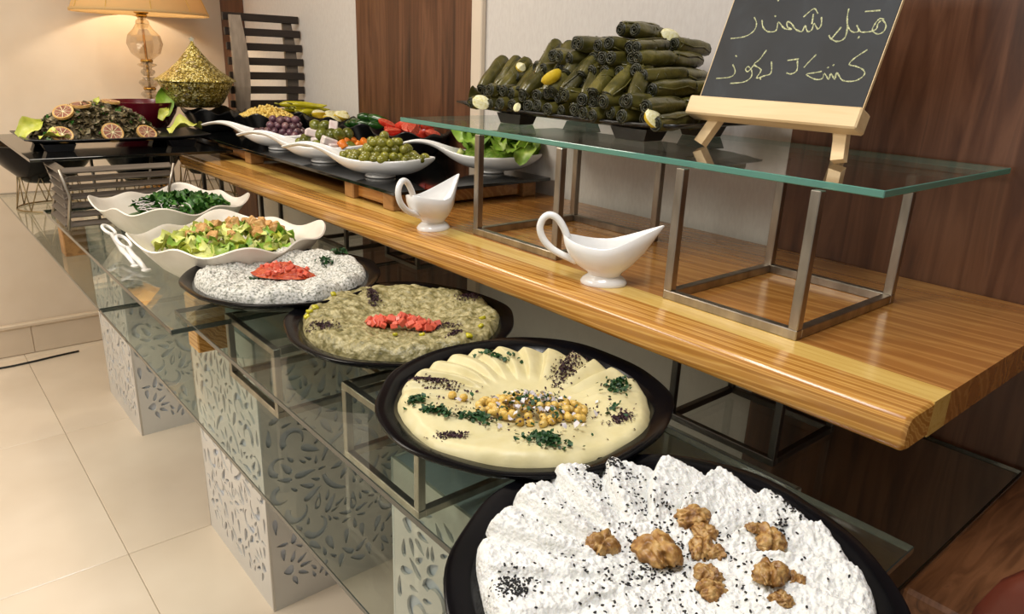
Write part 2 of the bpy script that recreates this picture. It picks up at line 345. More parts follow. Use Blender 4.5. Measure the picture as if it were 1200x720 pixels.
# ------------------------------------------------------------------ carved pedestals under the glass
def carved_plate(w, h, th, mat):
    """a flat board with real cut-outs: scrolls, petals and rings about the middle"""
    cu = bpy.data.curves.new('carved', 'CURVE'); cu.dimensions = '2D'; cu.fill_mode = 'BOTH'; cu.extrude = th / 2
    DONE = []
    def poly(P):
        Q = [tuple(P[i][c] + (P[(i + 1) % len(P)][c] - P[i][c]) * u for c in (0, 1)) for i in range(len(P)) for u in (0, .5)]
        if DONE:
            if min(math.hypot(a[0] - b[0], a[1] - b[1]) for a in Q for b in DONE) < .0035: return
        elif len(P) > 4: return
        if len(P) == 4: DONE.extend([(x, y) for x in (-w / 2, w / 2) for y in np.arange(0, h, .01)])
        DONE.extend(Q)
        s = cu.splines.new('POLY'); s.points.add(len(P) - 1); s.use_cyclic_u = True
        for p, q in zip(s.points, P): p.co = (q[0], q[1], 0, 1)
    poly([(-w / 2, 0), (w / 2, 0), (w / 2, h), (-w / 2, h)])
    def drop(x, y, L, W, a):
        P = []
        for k in range(12):
            t = 2 * PI * k / 12; u = math.cos(t) * L / 2; v = math.sin(t) * W / 2 * (1 - .55 * math.cos(t))
            P.append((x + u * math.cos(a) - v * math.sin(a), y + u * math.sin(a) + v * math.cos(a)))
        poly(P)
    def arc(x, y, r, a0, a1, w0, w1):
        n = 10; O = []; I = []
        for k in range(n + 1):
            t = k / n; a = a0 + (a1 - a0) * t; ww = (w0 + (w1 - w0) * t) * (.35 + .65 * math.sin(PI * min(1, .12 + t * .85)))
            O.append((x + (r + ww) * math.cos(a), y + (r + ww) * math.sin(a))); I.append((x + (r - ww) * math.cos(a), y + (r - ww) * math.sin(a)))
        poly(O + I[::-1])
    cy = h * .5; S = w / .5
    for k in range(8): drop(.047 * S * math.cos(k * PI / 4 + .2), cy + .047 * S * math.sin(k * PI / 4 + .2), .036 * S, .016 * S, k * PI / 4 + .2)
    for a in (.25, .25 + PI / 2, .25 + PI, .25 + 1.5 * PI): arc(0, cy, .088 * S, a, a + 1.08, .008 * S, .008 * S)
    for k in range(12): drop(.137 * S * math.cos(k * PI / 6), cy + .137 * S * math.sin(k * PI / 6), .06 * S, .02 * S, k * PI / 6 + PI)
    for sx in (-1, 1):
        for sy in (-1, 1):
            def A(x, y, r, a0, a1, w0, w1):
                b0, b1 = a0, a1
                if sx < 0: b0, b1 = PI - b0, PI - b1
                if sy < 0: b0, b1 = -b0, -b1
                arc(sx * x * S, cy + sy * y, r * S, b0, b1, w0 * S, w1 * S)
            def D(x, y, L, W, a):
                if sx < 0: a = PI - a
                if sy < 0: a = -a
                drop(sx * x * S, cy + sy * y, L * S, W * S, a)
            A(.165, .115, .028, -.6, 3.6, .014, .004); A(.115, .185, .030, .2, 4.2, .014, .004); A(.045, .205, .026, -1.0, 3.0, .012, .004)
            A(.205, .045, .024, -1.4, 2.2, .012, .004); A(.185, .195, .025, .6, 4.4, .012, .004)
            D(.075, .262, .055, .02, 1.9); D(.025, .262, .05, .016, 1.5); D(.12, .25, .05, .018, 2.3)
            D(.2, .3, .03, .03, 0); 
            for q in range(5): D(.2 + .05 * math.cos(.35 + q * .62 + PI / 2), .3 + .05 * math.sin(.35 + q * .62 + PI / 2) * .9, .036, .013, .35 + q * .62 + PI / 2)
            D(.155, .345, .05, .018, .4); D(.1, .335, .045, .016, 1.0); D(.045, .34, .045, .018, 1.4)
            D(.212, .24, .04, .014, 1.6); D(.228, .14, .05, .014, 1.6)
    rf = random.Random(4)
    for k in range(900):
        L = rf.uniform(.025, .055); x, y, a = rf.uniform(.0, w / 2 - .035), rf.uniform(.06, h - .06), rf.uniform(0, PI)
        nd = len(DONE); drop(x, y, L, L * .34, a)
        if len(DONE) > nd: drop(-x, y, L, L * .34, PI - a)
    tmp = bpy.data.objects.new('carved', cu); COL.objects.link(tmp)
    dg = bpy.context.evaluated_depsgraph_get(); me = bpy.data.meshes.new_from_object(tmp.evaluated_get(dg))
    bpy.data.objects.remove(tmp); bpy.data.curves.remove(cu)
    me.materials.clear(); me.materials.append(mat); me.name = 'carved_panel'; return me
PH = .838
plate = carved_plate(.532, PH, .006, m_mdf)
def pedestal(x, y, label, rz=0):
    t = T('carved_pedestal', label, 'pedestal', (x + .27, y + .27, 0), rz, 'carved pedestals under the glass table')
    MB().box(-.258, .258, -.258, .258, 0, PH, 0).ob('body', m_mdf_in, t)
    for k in range(4):
        a = k * PI / 2
        # plate stands upright: its local x runs along the face, its local y becomes height
        ob('carved_panel', plate, t, (.2625 * math.sin(a), -.2625 * math.cos(a), 0), (PI / 2, 0, a))
    return t
pedestal(.61, 3.05, 'white carved pedestal, farthest of the three under the glass table', .0)
pedestal(.625, 1.735, 'middle white carved pedestal under the glass table, with its sides and foot in full view')
pedestal(.62, .52, 'nearest white carved pedestal, mostly hidden below the white cheese platter')

# ------------------------------------------------------------------ sheet glass
def pane(name, label, x0, x1, y0, y1, z0, z1, mats=None, group=None, c=.0012):
    mb = MB(); mb.box(x0, x1, y0, y1, z0, z1, c)
    o = mb.ob(name, mats or [m_glass, m_edge])
    for p in o.data.polygons:
        p.material_index = 0 if abs(p.normal.z) > .9 else 1
    return tag(o, label, 'glass shelf', group)
GG = 'clear glass sheets of the buffet'
ZB, ZCC, ZD, ZS = .85, .999, 1.01, 1.16
pane('glass_shelf', 'low clear glass sheet at the far end carrying the black bowl on gold wire', .38, 1.535, 2.206, 4.27, .84, ZB, [m_glass, m_edge_dark], GG)
pane('glass_shelf', 'long low clear glass sheet over the two nearer carved pedestals', .38, 1.535, .29, 2.198, .84, ZB, [m_glass, m_edge_dark], GG)
pane('glass_shelf', 'raised clear glass sheet under the two cream salad bowls', .384, .86, 1.515, 2.95, ZCC - .011, ZCC, [m_glass, m_edge_dark], GG)
pane('glass_shelf', 'raised clear glass sheet under the white cheese, hummus and aubergine platters', .42, .868, .245, 1.61, ZD - .0105, ZD, [m_glass, m_edge_dark], GG)
ZR = 1.40
pane('glass_shelf', 'thick clear glass sheet under the vine leaves and the chalkboard easel', 1.03, 1.53, .43, 1.665, ZR - .011, ZR, [m_glass, m_edge_pale], GG)

# ------------------------------------------------------------------ square tube risers
def riser(label, x0, x1, y0, y1, z0, z1, t=.014, mat=None, group='open steel cube risers', top=True):
    mat = mat or m_steel; cx, cy = (x0 + x1) / 2, (y0 + y1) / 2; a, b, h = (x1 - x0) / 2, (y1 - y0) / 2, z1 - z0
    r = T('steel_riser', label, 'riser', (cx, cy, z0), 0, group)
    leg = MB().box(-t / 2, t / 2, -t / 2, t / 2, t, h - (t if top else 0), .0012).mesh('leg', mat)
    rx = MB().box(-a + t, a - t, -t / 2, t / 2, -t / 2, t / 2, .0012).mesh('cross_rail', mat)
    ry = MB().box(-t / 2, t / 2, -b, b, -t / 2, t / 2, .0012).mesh('long_rail', mat)
    for sx in (-1, 1):
        for sy in (-1, 1): ob('leg', leg, r, (sx * (a - t / 2), sy * (b - t / 2), 0))
        for zz in (t / 2, h - t / 2)[:2 if top else 1]: ob('long_rail', ry, r, (sx * (a - t / 2), 0, zz))
    for sy in (-1, 1):
        for zz in (t / 2, h - t / 2)[:2 if top else 1]: ob('cross_rail', rx, r, (0, sy * (b - t / 2), zz))
    return r
riser('low steel cube riser under the glass below the hummus platter', .546, .80, .842, 1.09, ZB, ZD - .0105)
riser('low steel cube riser under the glass corner below the aubergine platter', .508, .78, 1.294, 1.557, ZB, ZD - .0105)
riser('open topped steel riser on the wooden shelf under the chalkboard end of the thick glass', 1.008, 1.345, .508, .764, ZS, ZR - .0115, .016, top=False)
riser('open topped steel riser on the wooden shelf under the vine leaf tray', 1.02, 1.35, 1.053, 1.335, ZS, ZR - .0115, .016, top=False)
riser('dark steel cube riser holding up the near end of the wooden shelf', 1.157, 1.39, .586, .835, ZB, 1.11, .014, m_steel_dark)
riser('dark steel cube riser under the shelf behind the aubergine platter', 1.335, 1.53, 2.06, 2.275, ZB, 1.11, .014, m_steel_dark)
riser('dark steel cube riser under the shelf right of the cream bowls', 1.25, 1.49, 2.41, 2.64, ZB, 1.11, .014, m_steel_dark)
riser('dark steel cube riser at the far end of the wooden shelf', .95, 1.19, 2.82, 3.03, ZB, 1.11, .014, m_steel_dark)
BG = 'small wooden blocks under the raised glass'
for x, y, z1, lb in ((.53, 1.76, ZCC - .0105, 'orange pine block under the near corner of the cream bowl glass'), (.80, 1.72, ZCC - .0105, 'pine block hidden behind the orange corner block'),
                 (.76, 2.83, ZCC - .0105, 'pine block below the slatted rack at the right'), (.45, 2.88, ZCC - .0105, 'pine block below the slatted rack at the left')):
    tag(MB().box(x - .036, x + .036, y - .036, y + .036, ZB, z1, .003).ob('wooden_block', m_pine_front if 'orange' in lb else m_block), lb, 'block', BG)

# ------------------------------------------------------------------ wooden shelf: glued boards
sh = T('wooden_shelf', 'long thick varnished pine shelf running along the wall', 'shelf', (0, 0, ZS))
XS0, XS1, YS0, YS1 = .882, 1.538, .288, 3.06
def board(x0, x1, mat, c=.0012, round_front=False):
    if round_front:
        prof = []
        r = .014
        for k in range(6): a = PI + k * PI / 10; prof.append((x0 + r + r * math.cos(a), -.05 + r + r * math.sin(a)))
        prof += [(x1, -.05), (x1, 0)]
        for k in range(6): a = PI / 2 + k * PI / 10; prof.append((x0 + r + r * math.cos(a), -r + r * math.sin(a)))
        rings = []
        for y, ins in ((YS0, .004), (YS0 + .003, .001), (YS0 + .006, 0), (YS1 - .01, 0), (YS1, .004)):
            cxm, czm = (x0 + x1) / 2, -.025
            rings.append([(x + (ins if x < cxm else 0), y, z * 1 + (ins if z < czm else -ins)) for x, z in prof])
        return MB().loft(rings).ob('shelf_board', mat, sh, smooth=False)
    return MB().box(x0 + .0001, x1 - .0001, YS0, YS1, -.05, 0, 0).ob('shelf_board', mat, sh)
o = board(XS0, .958, m_pine_front, round_front=True); smooth_angle(o, 35)
board(.958, 1.012, m_pine_pale)['label'] = 'pale yellow sapwood board'
board(1.012, 1.16, m_pine_rear); board(1.16, 1.31, m_pine_rear); board(1.31, 1.43, m_pine_rear); board(1.43, XS1, m_pine_rear)
# wooden table at the lower right
tb = T('side_table', 'dark brown wooden table top corner at the lower right', 'table', (0, 0, .8))
for k, (x0, x1) in enumerate(((1.0, XW - .015),)):
    MB().box(x0, x1, -1.2, .284, .018, .058, .006).ob('table_top', m_walnut_table, tb)
MB().box(1.002, 1.03, -1.2, .27, -.10, .018, .002).ob('apron', m_walnut_table, tb)
for x in (1.05, 1.48):
    for y in (-1.1, .22): MB().box(x - .03, x + .03, y - .03, y + .03, -.80, .018, .003).ob('leg', m_walnut_table, tb)
# ------------------------------------------------------------------ platters
def ringbowl(prof, rx, ry, n=96, rfun=None, zfun=None, ex=2.0):
    """rings from (scale, z, wave weight); ex>2 squares the outline"""
    mb = MB(); rings = []
    for s, z, w in prof:
        R = []
        for j in range(n):
            a = 2 * PI * j / n; c, d = math.cos(a), math.sin(a)
            k = (abs(c) ** ex + abs(d) ** ex) ** (-1 / ex)
            rr = s * k * (1 + (rfun(a) * w if rfun else 0))
            R.append((rx * rr * c, ry * rr * d, z + (zfun(a) * w if zfun else 0)))
        rings.append(R)
    mb.loft(rings, True, True); return mb
def platter(label, x, y, z, r=.235, rz=0):
    t = T('oval_platter', label, 'platter', (x, y, z), rz, 'black oval platters of dips')
    prof = [(.02, .0, 0), (.56, 0, 0), (.6, .003, 0), (.80, .016, .5), (.975, .037, 1), (1.0, .042, 1), (1.0, .046, 1), (.985, .0475, 1), (.93, .043, 1), (.885, .0415, 1), (.875, .040, 1), (.84, .034, 1), (.77, .020, .6), (.70, .012, .3), (.4, .010, 0), (.02, .010, 0)]
    mb = ringbowl(prof, r, r * .97, 96, lambda a: .018 * math.sin(2 * a + 1) + .012 * math.sin(5 * a) + .005 * math.sin(11 * a), lambda a: .002 * math.sin(3 * a))
    o = mb.ob('dish', m_black, t); smooth_angle(o, 50); return t
def food(name, label, cat, x, y, z, R, hfun, mat, nr=70, nt=220, edge=None, wob=.03, seed=1):
    """a spread of soft food as a height field on polar rings, closed down to the dish"""
    rr = np.linspace(0, 1, nr) ** .8; th = np.linspace(0, 2 * PI, nt, endpoint=False)
    A, Bt = np.meshgrid(rr, th, indexing='ij'); wobv = 1 + wob * (fbm(np.cos(Bt) * 3 + 5, np.sin(Bt) * 3 + 5, seed) - .45) * 2
    X = A * np.cos(Bt) * R * wobv; Y = A * np.sin(Bt) * R * wobv; Z = hfun(X, Y, A, Bt)
    V = np.stack([X, Y, Z], -1).reshape(-1, 3); F = []
    for i in range(nr - 1):
        for j in range(nt):
            k = (j + 1) % nt; F.append((i * nt + j, (i + 1) * nt + j, (i + 1) * nt + k, i * nt + k))
    o = ob(name, npmesh(name, V, F, mat), None, (x, y, z)); return tag(o, label, cat)
def edgefall(A, top, low, w=.16):
    t = np.clip((1 - A) / w, 0, 1); return low + (top - low) * (t * (2 - t)) ** .6
sm = lambda e0, e1, x: (lambda t: t * t * (3 - 2 * t))(np.clip((x - e0) / (e1 - e0), 0, 1))

platter('black oval platter under the white curd cheese with walnuts, nearest to the viewer', .545, .368, ZD + .0005)
platter('black oval platter of pale yellow hummus between white cheese and aubergine dip', .685, .757, ZD + .0105, .233, .3)
platter('black oval platter under the lumpy green brown aubergine dip', .728, 1.18, ZD + .0005, .236, .7)
platter('black oval platter under the speckled white yoghurt dip, farthest of the four', .652, 1.563, ZD + .0105, .230, 1.0)
# --- white curd cheese
def h_cheese(X, Y, A, Bt):
    base = .044 + .012 * sm(.1, .6, A)
    ang = Bt + .35 * A; k = (ang * 17 / (2 * PI)); fr = k - np.floor(k)
    ridge = (fr ** .55) * (1 - sm(.82, 1.0, fr)) ; wt = sm(.32, .55, A) * (.35 + .65 * sm(-.3, .5, np.sin(Bt + .72)))
    base = base + wt * .029 * (ridge - .5)
    base = base + .007 * (fbm(X * 26, Y * 26, 3) - .45) + .008 * (fbm(X * 130, Y * 130, 9, 3) - .45) + .0035 * (vnoise(X * 420, Y * 420, 5) - .5)
    return edgefall(A, base, .030, .09)
food('curd_cheese', 'white curd cheese with radial scoops and black seeds in the nearest platter', 'cheese', .55, .372, ZD, .200, h_cheese, m_cheese, 150, 520, wob=.05, seed=3)
def hz_c(x, y):
    dx, dy = x - .55, y - .372; A = np.array([math.hypot(dx, dy) / .2]); return ZD + float(h_cheese(np.array([dx]), np.array([dy]), A, np.array([math.atan2(dy, dx)]))[0])
# black seeds, too many to count
def seed_items():
    I = []
    def put(x, y, n, sx, sy, a=0):
        for _ in range(n):
            u, v = RNG.normal(0, sx), RNG.normal(0, sy); px = x + u * math.cos(a) - v * math.sin(a); py = y + u * math.sin(a) + v * math.cos(a)
            if math.hypot(px - .55, py - .372) > .197: continue
            I.append(((px, py, hz_c(px, py) + .0006), (RNG.uniform(-.4, .4), RNG.uniform(-.4, .4), RNG.uniform(0, 6)), RNG.uniform(.8, 1.15)))
    put(.392, .437, 150, .014, .011); put(.628, .528, 130, .008, .018, .4); put(.742, .336, 130, .013, .013); put(.692, .328, 45, .014, .004, 0.3)
    put(.60, .49, 45, .012, .026, .4); put(.565, .40, 110, .026, .022); put(.535, .38, 60, .018, .012); put(.62, .345, 70, .03, .03)
    put(.61, .44, 40, .02, .02); put(.50, .38, 110, .06, .06); put(.48, .33, 60, .05, .06); put(.56, .44, 60, .06, .05); put(.60, .30, 60, .05, .05)
    return I
ob('black_seeds', scatter('black_seeds', ico(1, (.0012, .0023, .0010)), seed_items(), m_seed), label='tiny black seeds sprinkled over the white curd cheese', cat='seeds', kind='stuff')
# walnuts
def walnut_mesh(seed, big=1.0, lobes=9):
    """a wrinkled kernel: flattened ball folded by ridged noise, split by a groove along its length"""
    V, F = ico(5); V = np.array(V); r = np.random.default_rng(seed); o = r.uniform(0, 50)
    n1 = vnoise(V[:, 0] * 3.6 + o, V[:, 1] * 3.6 + V[:, 2] * 2.2, seed); n2 = vnoise(V[:, 0] * 7 + V[:, 2] * 4 + o, V[:, 1] * 7 - V[:, 2] * 3, seed + 9)
    ridge = 1 - np.abs(2 * n1 - 1) * 1.0; rid2 = 1 - np.abs(2 * n2 - 1)
    k = .74 + .24 * ridge ** 1.3 + .10 * rid2 - .24 * np.exp(-(V[:, 1] / .13) ** 2) * (V[:, 2] > -.3)
    k = k * (1 + .10 * np.sin(np.arctan2(V[:, 1], V[:, 0]) * (3 + seed % 3) + o))
    V = V * k[:, None] * np.array([.0205, .0165, .0135]); V[:, 2] = np.maximum(V[:, 2], -.002) + .003
    return npmesh('walnut_piece', V * big, F, m_walnut)
wm = [walnut_mesh(k, 1, 7 + k % 4) for k in range(5)]
WL = [(.556, .392, 1.7, 0, 'large lumpy half walnut in the middle of the white cheese'), (.513, .433, 1.15, 1, 'walnut piece alone at the left on the white cheese'),
      (.628, .400, 1.15, 2, 'upright walnut half at the top of the row right of the large one'), (.620, .378, .9, 3, 'walnut piece below the upright half, second in the row'),
      (.597, .365, .95, 4, 'knobbly walnut piece third in the row right of the large one'), (.603, .352, .75, 1, 'small walnut piece right beside the third in the row'), (.566, .335, .95, 2, 'walnut piece in front of the large half, lower in the row'),
      (.549, .318, .9, 3, 'pale golden walnut piece at the lower end of the row'), (.655, .338, .62, 4, 'tiny walnut crumb left of the lone oval half'), (.656, .322, 1.1, 0, 'oval walnut half standing alone at the right on the white cheese'),
      (.604, .288, 1.2, 1, 'dark stained walnut half at the lower right of the white cheese'), (.622, .272, .8, 2, 'small walnut piece touching the dark stained half at the right'), (.588, .266, .75, 3, 'walnut piece at the lower edge of the picture on the cheese')]
for x, y, s, k, lb in WL:
    ob('walnut_piece', wm[k], None, (x, y, hz_c(x, y) - .002), (RNG.uniform(-.25, .25), RNG.uniform(-.25, .25), RNG.uniform(0, 6)), s * .9, lb, 'walnut', 'walnut pieces on the white cheese')
# --- hummus
def h_hummus(X, Y, A, Bt):
    base = .040 + .010 * sm(.25, .75, A) - .006 * np.exp(-(A / .35) ** 2)
    ang = Bt - .22 * A; up = sm(-.2, .45, np.sin(ang + .72)); k = ang * 26 / (2 * PI); fr = k - np.floor(k)
    rid = np.where(fr < .8, np.sin(fr / .8 * PI * .5) ** 1.2, (1 - (fr - .8) / .2))
    wt = sm(.36, .58, A) * (1 - sm(.95, 1, A) * .4)
    base = base + wt * up * .011 * (rid - .45)
    base = base + wt * (1 - up) * .004 * np.sin(ang * 5 + A * 9) + .006 * (fbm(X * 16, Y * 16, 11) - .45)
    return edgefall(A, base, .028, .10)
HC = (.681, .751)
food('hummus', 'smooth pale yellow hummus with radial ridges, topped with chickpeas', 'dip', HC[0], HC[1], ZD + .010, .194, h_hummus, m_hummus, 110, 720, wob=.04, seed=8)
def hz_h(x, y):
    dx, dy = x - HC[0], y - HC[1]; return ZD + .010 + float(h_hummus(np.array([dx]), np.array([dy]), np.array([math.hypot(dx, dy) / .194]), np.array([math.atan2(dy, dx)]))[0])
chick = [npmesh('chickpea', *(lambda V, F: (V, F))(*ico(2, (.0062, .0058, .0056), .05, s)), m_chick) for s in range(3)]
for k in range(120):
    a, r = RNG.uniform(0, 2 * PI), math.sqrt(RNG.uniform(0, 1)); u, v = r * .082 * math.cos(a), r * .052 * math.sin(a)
    x = .658 + u * .66 + v * .75; y = .710 - u * .75 + v * .66
    z = hz_h(x, y) + .005 + .022 * (1 - r * r) * RNG.uniform(.3, 1)
    ob('chickpea', chick[k % 3], None, (x, y, z), tuple(RNG.uniform(0, 6, 3)), RNG.uniform(.85, 1.15), 'round yellow chickpea in the heap at the middle of the hummus', 'chickpea', 'chickpeas heaped on the hummus')
for x, y in ((.59, .815), (.6, .80), (.683, .645), (.69, .64), (.70, .655), (.632, .658), (.628, .68), (.617, .69)):
    ob('chickpea', chick[0], None, (x, y, hz_h(x, y) + .005), None, 1.1, 'whole yellow chickpea lying apart at the rim of the hummus heap', 'chickpea', 'loose chickpeas around the heap')
flake = ([(-1, -.5, 0), (0, -.7, .3), (1, 0, 0), (.2, .6, .35), (-.8, .5, -.1)], [(0, 1, 3, 4), (1, 2, 3)])
def clump(name, label, cat, x, y, hz, n, sx, sy, a, size, mat, lift=.002, thick=.004, kind=None):
    I = []
    for _ in range(n):
        u, v = RNG.normal(0, sx), RNG.normal(0, sy); px, py = x + u * math.cos(a) - v * math.sin(a), y + u * math.sin(a) + v * math.cos(a)
        I.append(((px, py, hz(px, py) + lift + RNG.uniform(0, thick)), tuple(RNG.uniform(-1, 1, 2)) + (RNG.uniform(0, 6),), size * RNG.uniform(.6, 1.3)))
    return ob(name, scatter(name, flake, I, mat), label=label, cat=cat, kind=kind)
PA = -.9
for x, y, n, sx, sy, a, lb in ((.539, .835, 60, .009, .006, 0, 'chopped parsley clump at the left edge of the hummus'), (.542, .79, 70, .012, .005, 2.1, 'chopped parsley strip left of the chickpea heap'),
        (.578, .748, 90, .016, .006, -.7, 'chopped parsley strip below the chickpea heap on the hummus'), (.745, .905, 60, .006, .014, .6, 'chopped parsley tuft at the far edge of the hummus'),
        (.832, .700, 110, .016, .010, .5, 'chopped parsley clump at the right of the hummus'), (.612, .632, 130, .014, .009, -.8, 'chopped parsley clump at the near edge of the hummus'), (.765, .645, 14, .006, .003, 0, 'single parsley leaf bits by the right purple sumac patch')):
    clump('parsley_garnish', lb, 'parsley', x * .98, y * .98, hz_h, n, sx, sy, a, .0042, m_parsley, kind='stuff')
for x, y, n, sx, sy, a, lb in ((.600, .885, 420, .026, .008, -.95, 'dark sumac streak at the far left of the hummus'), (.815, .80, 520, .030, .011, .55, 'dark sumac streak across the ridges right of the parsley tuft'), (.752, .619, 170, .010, .007, 0, 'dark sumac patch at the right edge of the hummus'),
        (.527, .73, 150, .012, .005, -.7, 'dark sumac patch at the near left edge of the hummus'), (.658, .710, 420, .055, .03, -.85, 'sumac dust sprinkled over the chickpea heap')):
    hh = hz_h if 'dust' not in lb else (lambda px, py: hz_h(px, py) + .022 * max(0, 1 - ((px - .658) ** 2 + (py - .710) ** 2) / .005))
    if 'dust' not in lb: x, y = x * .98, y * .98
    clump('sumac', lb, 'spice', x, y, hh, n, sx, sy, a, .0021, m_sumac, .001, .002, 'stuff')
clump('heap_herbs', 'green herb and red onion bits mixed into the chickpea heap', 'herbs', .658, .710, lambda px, py: hz_h(px, py) + .022 * max(0, 1 - ((px - .658) ** 2 + (py - .710) ** 2) / .005), 130, .04, .028, -.85, .0042, m_parsley, .003, .006, 'stuff')
clump('onion_bits', 'pale onion bits mixed into the chickpea heap', 'onion', .658, .710, lambda px, py: hz_h(px, py) + .022 * max(0, 1 - ((px - .658) ** 2 + (py - .710) ** 2) / .005), 120, .034, .026, -.85, .0045, m_onion, .003, .007, 'stuff')
# --- aubergine dip
def h_mut(X, Y, A, Bt):
    k = (Bt + .3 * A) * 13 / (2 * PI); fr = k - np.floor(k)
    b = .043 + .013 * sm(.3, .75, A) + sm(.4, .6, A) * .006 * (np.sin(fr * PI) - .5) + .011 * (fbm(X * 40, Y * 40, 21) - .45) + .007 * (fbm(X * 150, Y * 150, 22, 2) - .4)
    return edgefall(A, b, .028, .10)
MC = (.735, 1.185)
food('aubergine_dip', 'lumpy green brown aubergine dip topped with diced tomato', 'dip', MC[0], MC[1], ZD, .198, h_mut, m_mutab, 120, 420, wob=.05, seed=15)
def hz_m(x, y):
    dx, dy = x - MC[0], y - MC[1]; return ZD + float(h_mut(np.array([dx]), np.array([dy]), np.array([math.hypot(dx, dy) / .198]), np.array([math.atan2(dy, dx)]))[0])
dice = [MB().box(-.5, .5, -.42, .42, -.4, .4, .07).mesh('tomato_dice', m_tomcube) for _ in range(1)]
for k in range(64):
    a, r = RNG.uniform(0, 2 * PI), math.sqrt(RNG.uniform(0, 1)); u, v = r * .07 * math.cos(a), r * .03 * math.sin(a)
    x = .705 + u * .66 + v * .75 ; y = 1.135 - u * .75 + v * .66
    ob('tomato_dice', dice[0], None, (x, y, hz_m(x, y) + .005 + .018 * (1 - r * r) * RNG.uniform(.5, 1)), tuple(RNG.uniform(-.8, .8, 3)), RNG.uniform(.009, .016), 'small diced tomato cube on the aubergine dip', 'tomato', 'diced tomato on the aubergine dip')
for x, y, n, sx, sy, a, lb in ((.735, 1.305, 330, .006, .020, -.4, 'dark sumac streak at the far left of the aubergine dip'), (.905, 1.19, 330, .016, .012, .4, 'dark sumac patch at the right edge of the aubergine dip'), (.567, 1.20, 200, .014, .007, -.6, 'dark sumac patch at the left edge of the aubergine dip'),
        (.742, 1.022, 120, .008, .006, 0, 'dark sumac patch at the near edge of the aubergine dip'), (.755, 1.085, 220, .02, .012, -.7, 'dark sumac dusting right of the tomato dice')):
    clump('sumac', lb, 'spice', x, y, hz_m, n, sx, sy, a, .0022, m_sumac, .001, .003, 'stuff')
yb = MB().box(-.5, .5, -.5, .5, -.3, .3, .15).mesh('pepper_bit', m_pepper, True)
for x, y in ((.585, 1.29), (.60, 1.295), (.572, 1.275), (.665, 1.345), (.845, 1.07), (.69, 1.05), (.655, 1.085), (.81, 1.03), (.86, 1.02), (.76, 1.0)):
    ob('pepper_bit', yb, None, (x, y, hz_m(x, y) + .002), tuple(RNG.uniform(-.5, .5, 3)), RNG.uniform(.009, .014), 'yellow pepper bit set in the aubergine dip', 'pepper', 'yellow pepper bits in the aubergine dip')
# --- yoghurt dip
def h_lab(X, Y, A, Bt):
    k = (Bt + .2 * A) * 12 / (2 * PI); fr = k - np.floor(k)
    b = .044 + .014 * sm(.3, .75, A) + sm(.4, .6, A) * .009 * (np.sin(fr * PI) - .6) + .014 * (fbm(X * 45, Y * 45, 31) - .45) + .009 * (fbm(X * 160, Y * 160, 32, 2) - .4)
    return edgefall(A, b, .028, .10)
LC = (.655, 1.570)
food('yoghurt_dip', 'white yoghurt dip flecked with dark herbs, red tomato mash in the middle', 'dip', LC[0], LC[1], ZD + .010, .192, h_lab, m_laban, 110, 380, wob=.05, seed=25)
def hz_l(x, y):
    dx, dy = x - LC[0], y - LC[1]; return ZD + .010 + float(h_lab(np.array([dx]), np.array([dy]), np.array([math.hypot(dx, dy) / .196]), np.array([math.atan2(dy, dx)]))[0])
def h_tm(X, Y, A, Bt): return (.024 * (1 - A ** 2.2) + .016 * (fbm(X * 110, Y * 110, 41) - .45)) * (1 - A ** 8) - .004
o = food('tomato_mash', 'chopped red tomato mash heaped in the middle of the yoghurt dip', 'tomato', .645, 1.548, ZD + .064, .050, h_tm, m_tomsauce, 30, 70, wob=.12, seed=5); o.scale = (.85, 1.5, 1); o.rotation_euler = (0, 0, .75)
for k in range(26):
    a, r = RNG.uniform(0, 2 * PI), math.sqrt(RNG.uniform(0, 1)); u, v = r * .066 * math.cos(a), r * .036 * math.sin(a)
    ob('tomato_dice', dice[0], None, (.645 + u * .66 + v * .75, 1.548 - u * .75 + v * .66, ZD + .068 + .016 * (1 - r * r)), tuple(RNG.uniform(-.8, .8, 3)), RNG.uniform(.008, .014), 'small red tomato bit on the tomato mash of the yoghurt dip', 'tomato', 'tomato bits on the yoghurt dip')
clump('parsley_garnish', 'parsley sprig standing at the right in the yoghurt dip', 'parsley', .76, 1.57, hz_l, 40, .006, .012, .3, .0055, m_parsley, .003, .012, 'stuff')
clump('parsley_garnish', 'parsley sprig at the far right of the yoghurt dip', 'parsley', .82, 1.61, hz_l, 40, .006, .012, .3, .0055, m_parsley, .003, .014, 'stuff')
clump('parsley_garnish', 'parsley bits at the near left edge of the yoghurt dip', 'parsley', .577, 1.566, hz_l, 18, .006, .006, .3, .005, m_parsley, .001, .004, 'stuff')

# ------------------------------------------------------------------ leaves
def leaf_mesh(name, mat, L=.05, W=.03, ruffle=.006, curl=.01, seed=0, nu=7, nv=5):
    r = random.Random(seed); ph = r.uniform(0, 6); V = []; F = []
    for i in range(nu):
        u = i / (nu - 1); w = W * (.25 + .75 * math.sin(PI * min(1, u * .8 + .12)) ** .8) * (1 - .55 * u ** 6)
        for j in range(nv):
            v = -1 + 2 * j / (nv - 1)
            V.append(((u - .5) * L, v * w / 2, curl * (1 - (2 * u - 1) ** 2) + ruffle * math.sin(u * 9 + ph + v * 2) * abs(v) + .25 * W * v * v * r.uniform(.6, 1)))
    for i in range(nu - 1):
        for j in range(nv - 1): a = i * nv + j; F.append((a, a + nv, a + nv + 1, a + 1))
    return npmesh(name, V, F, mat)

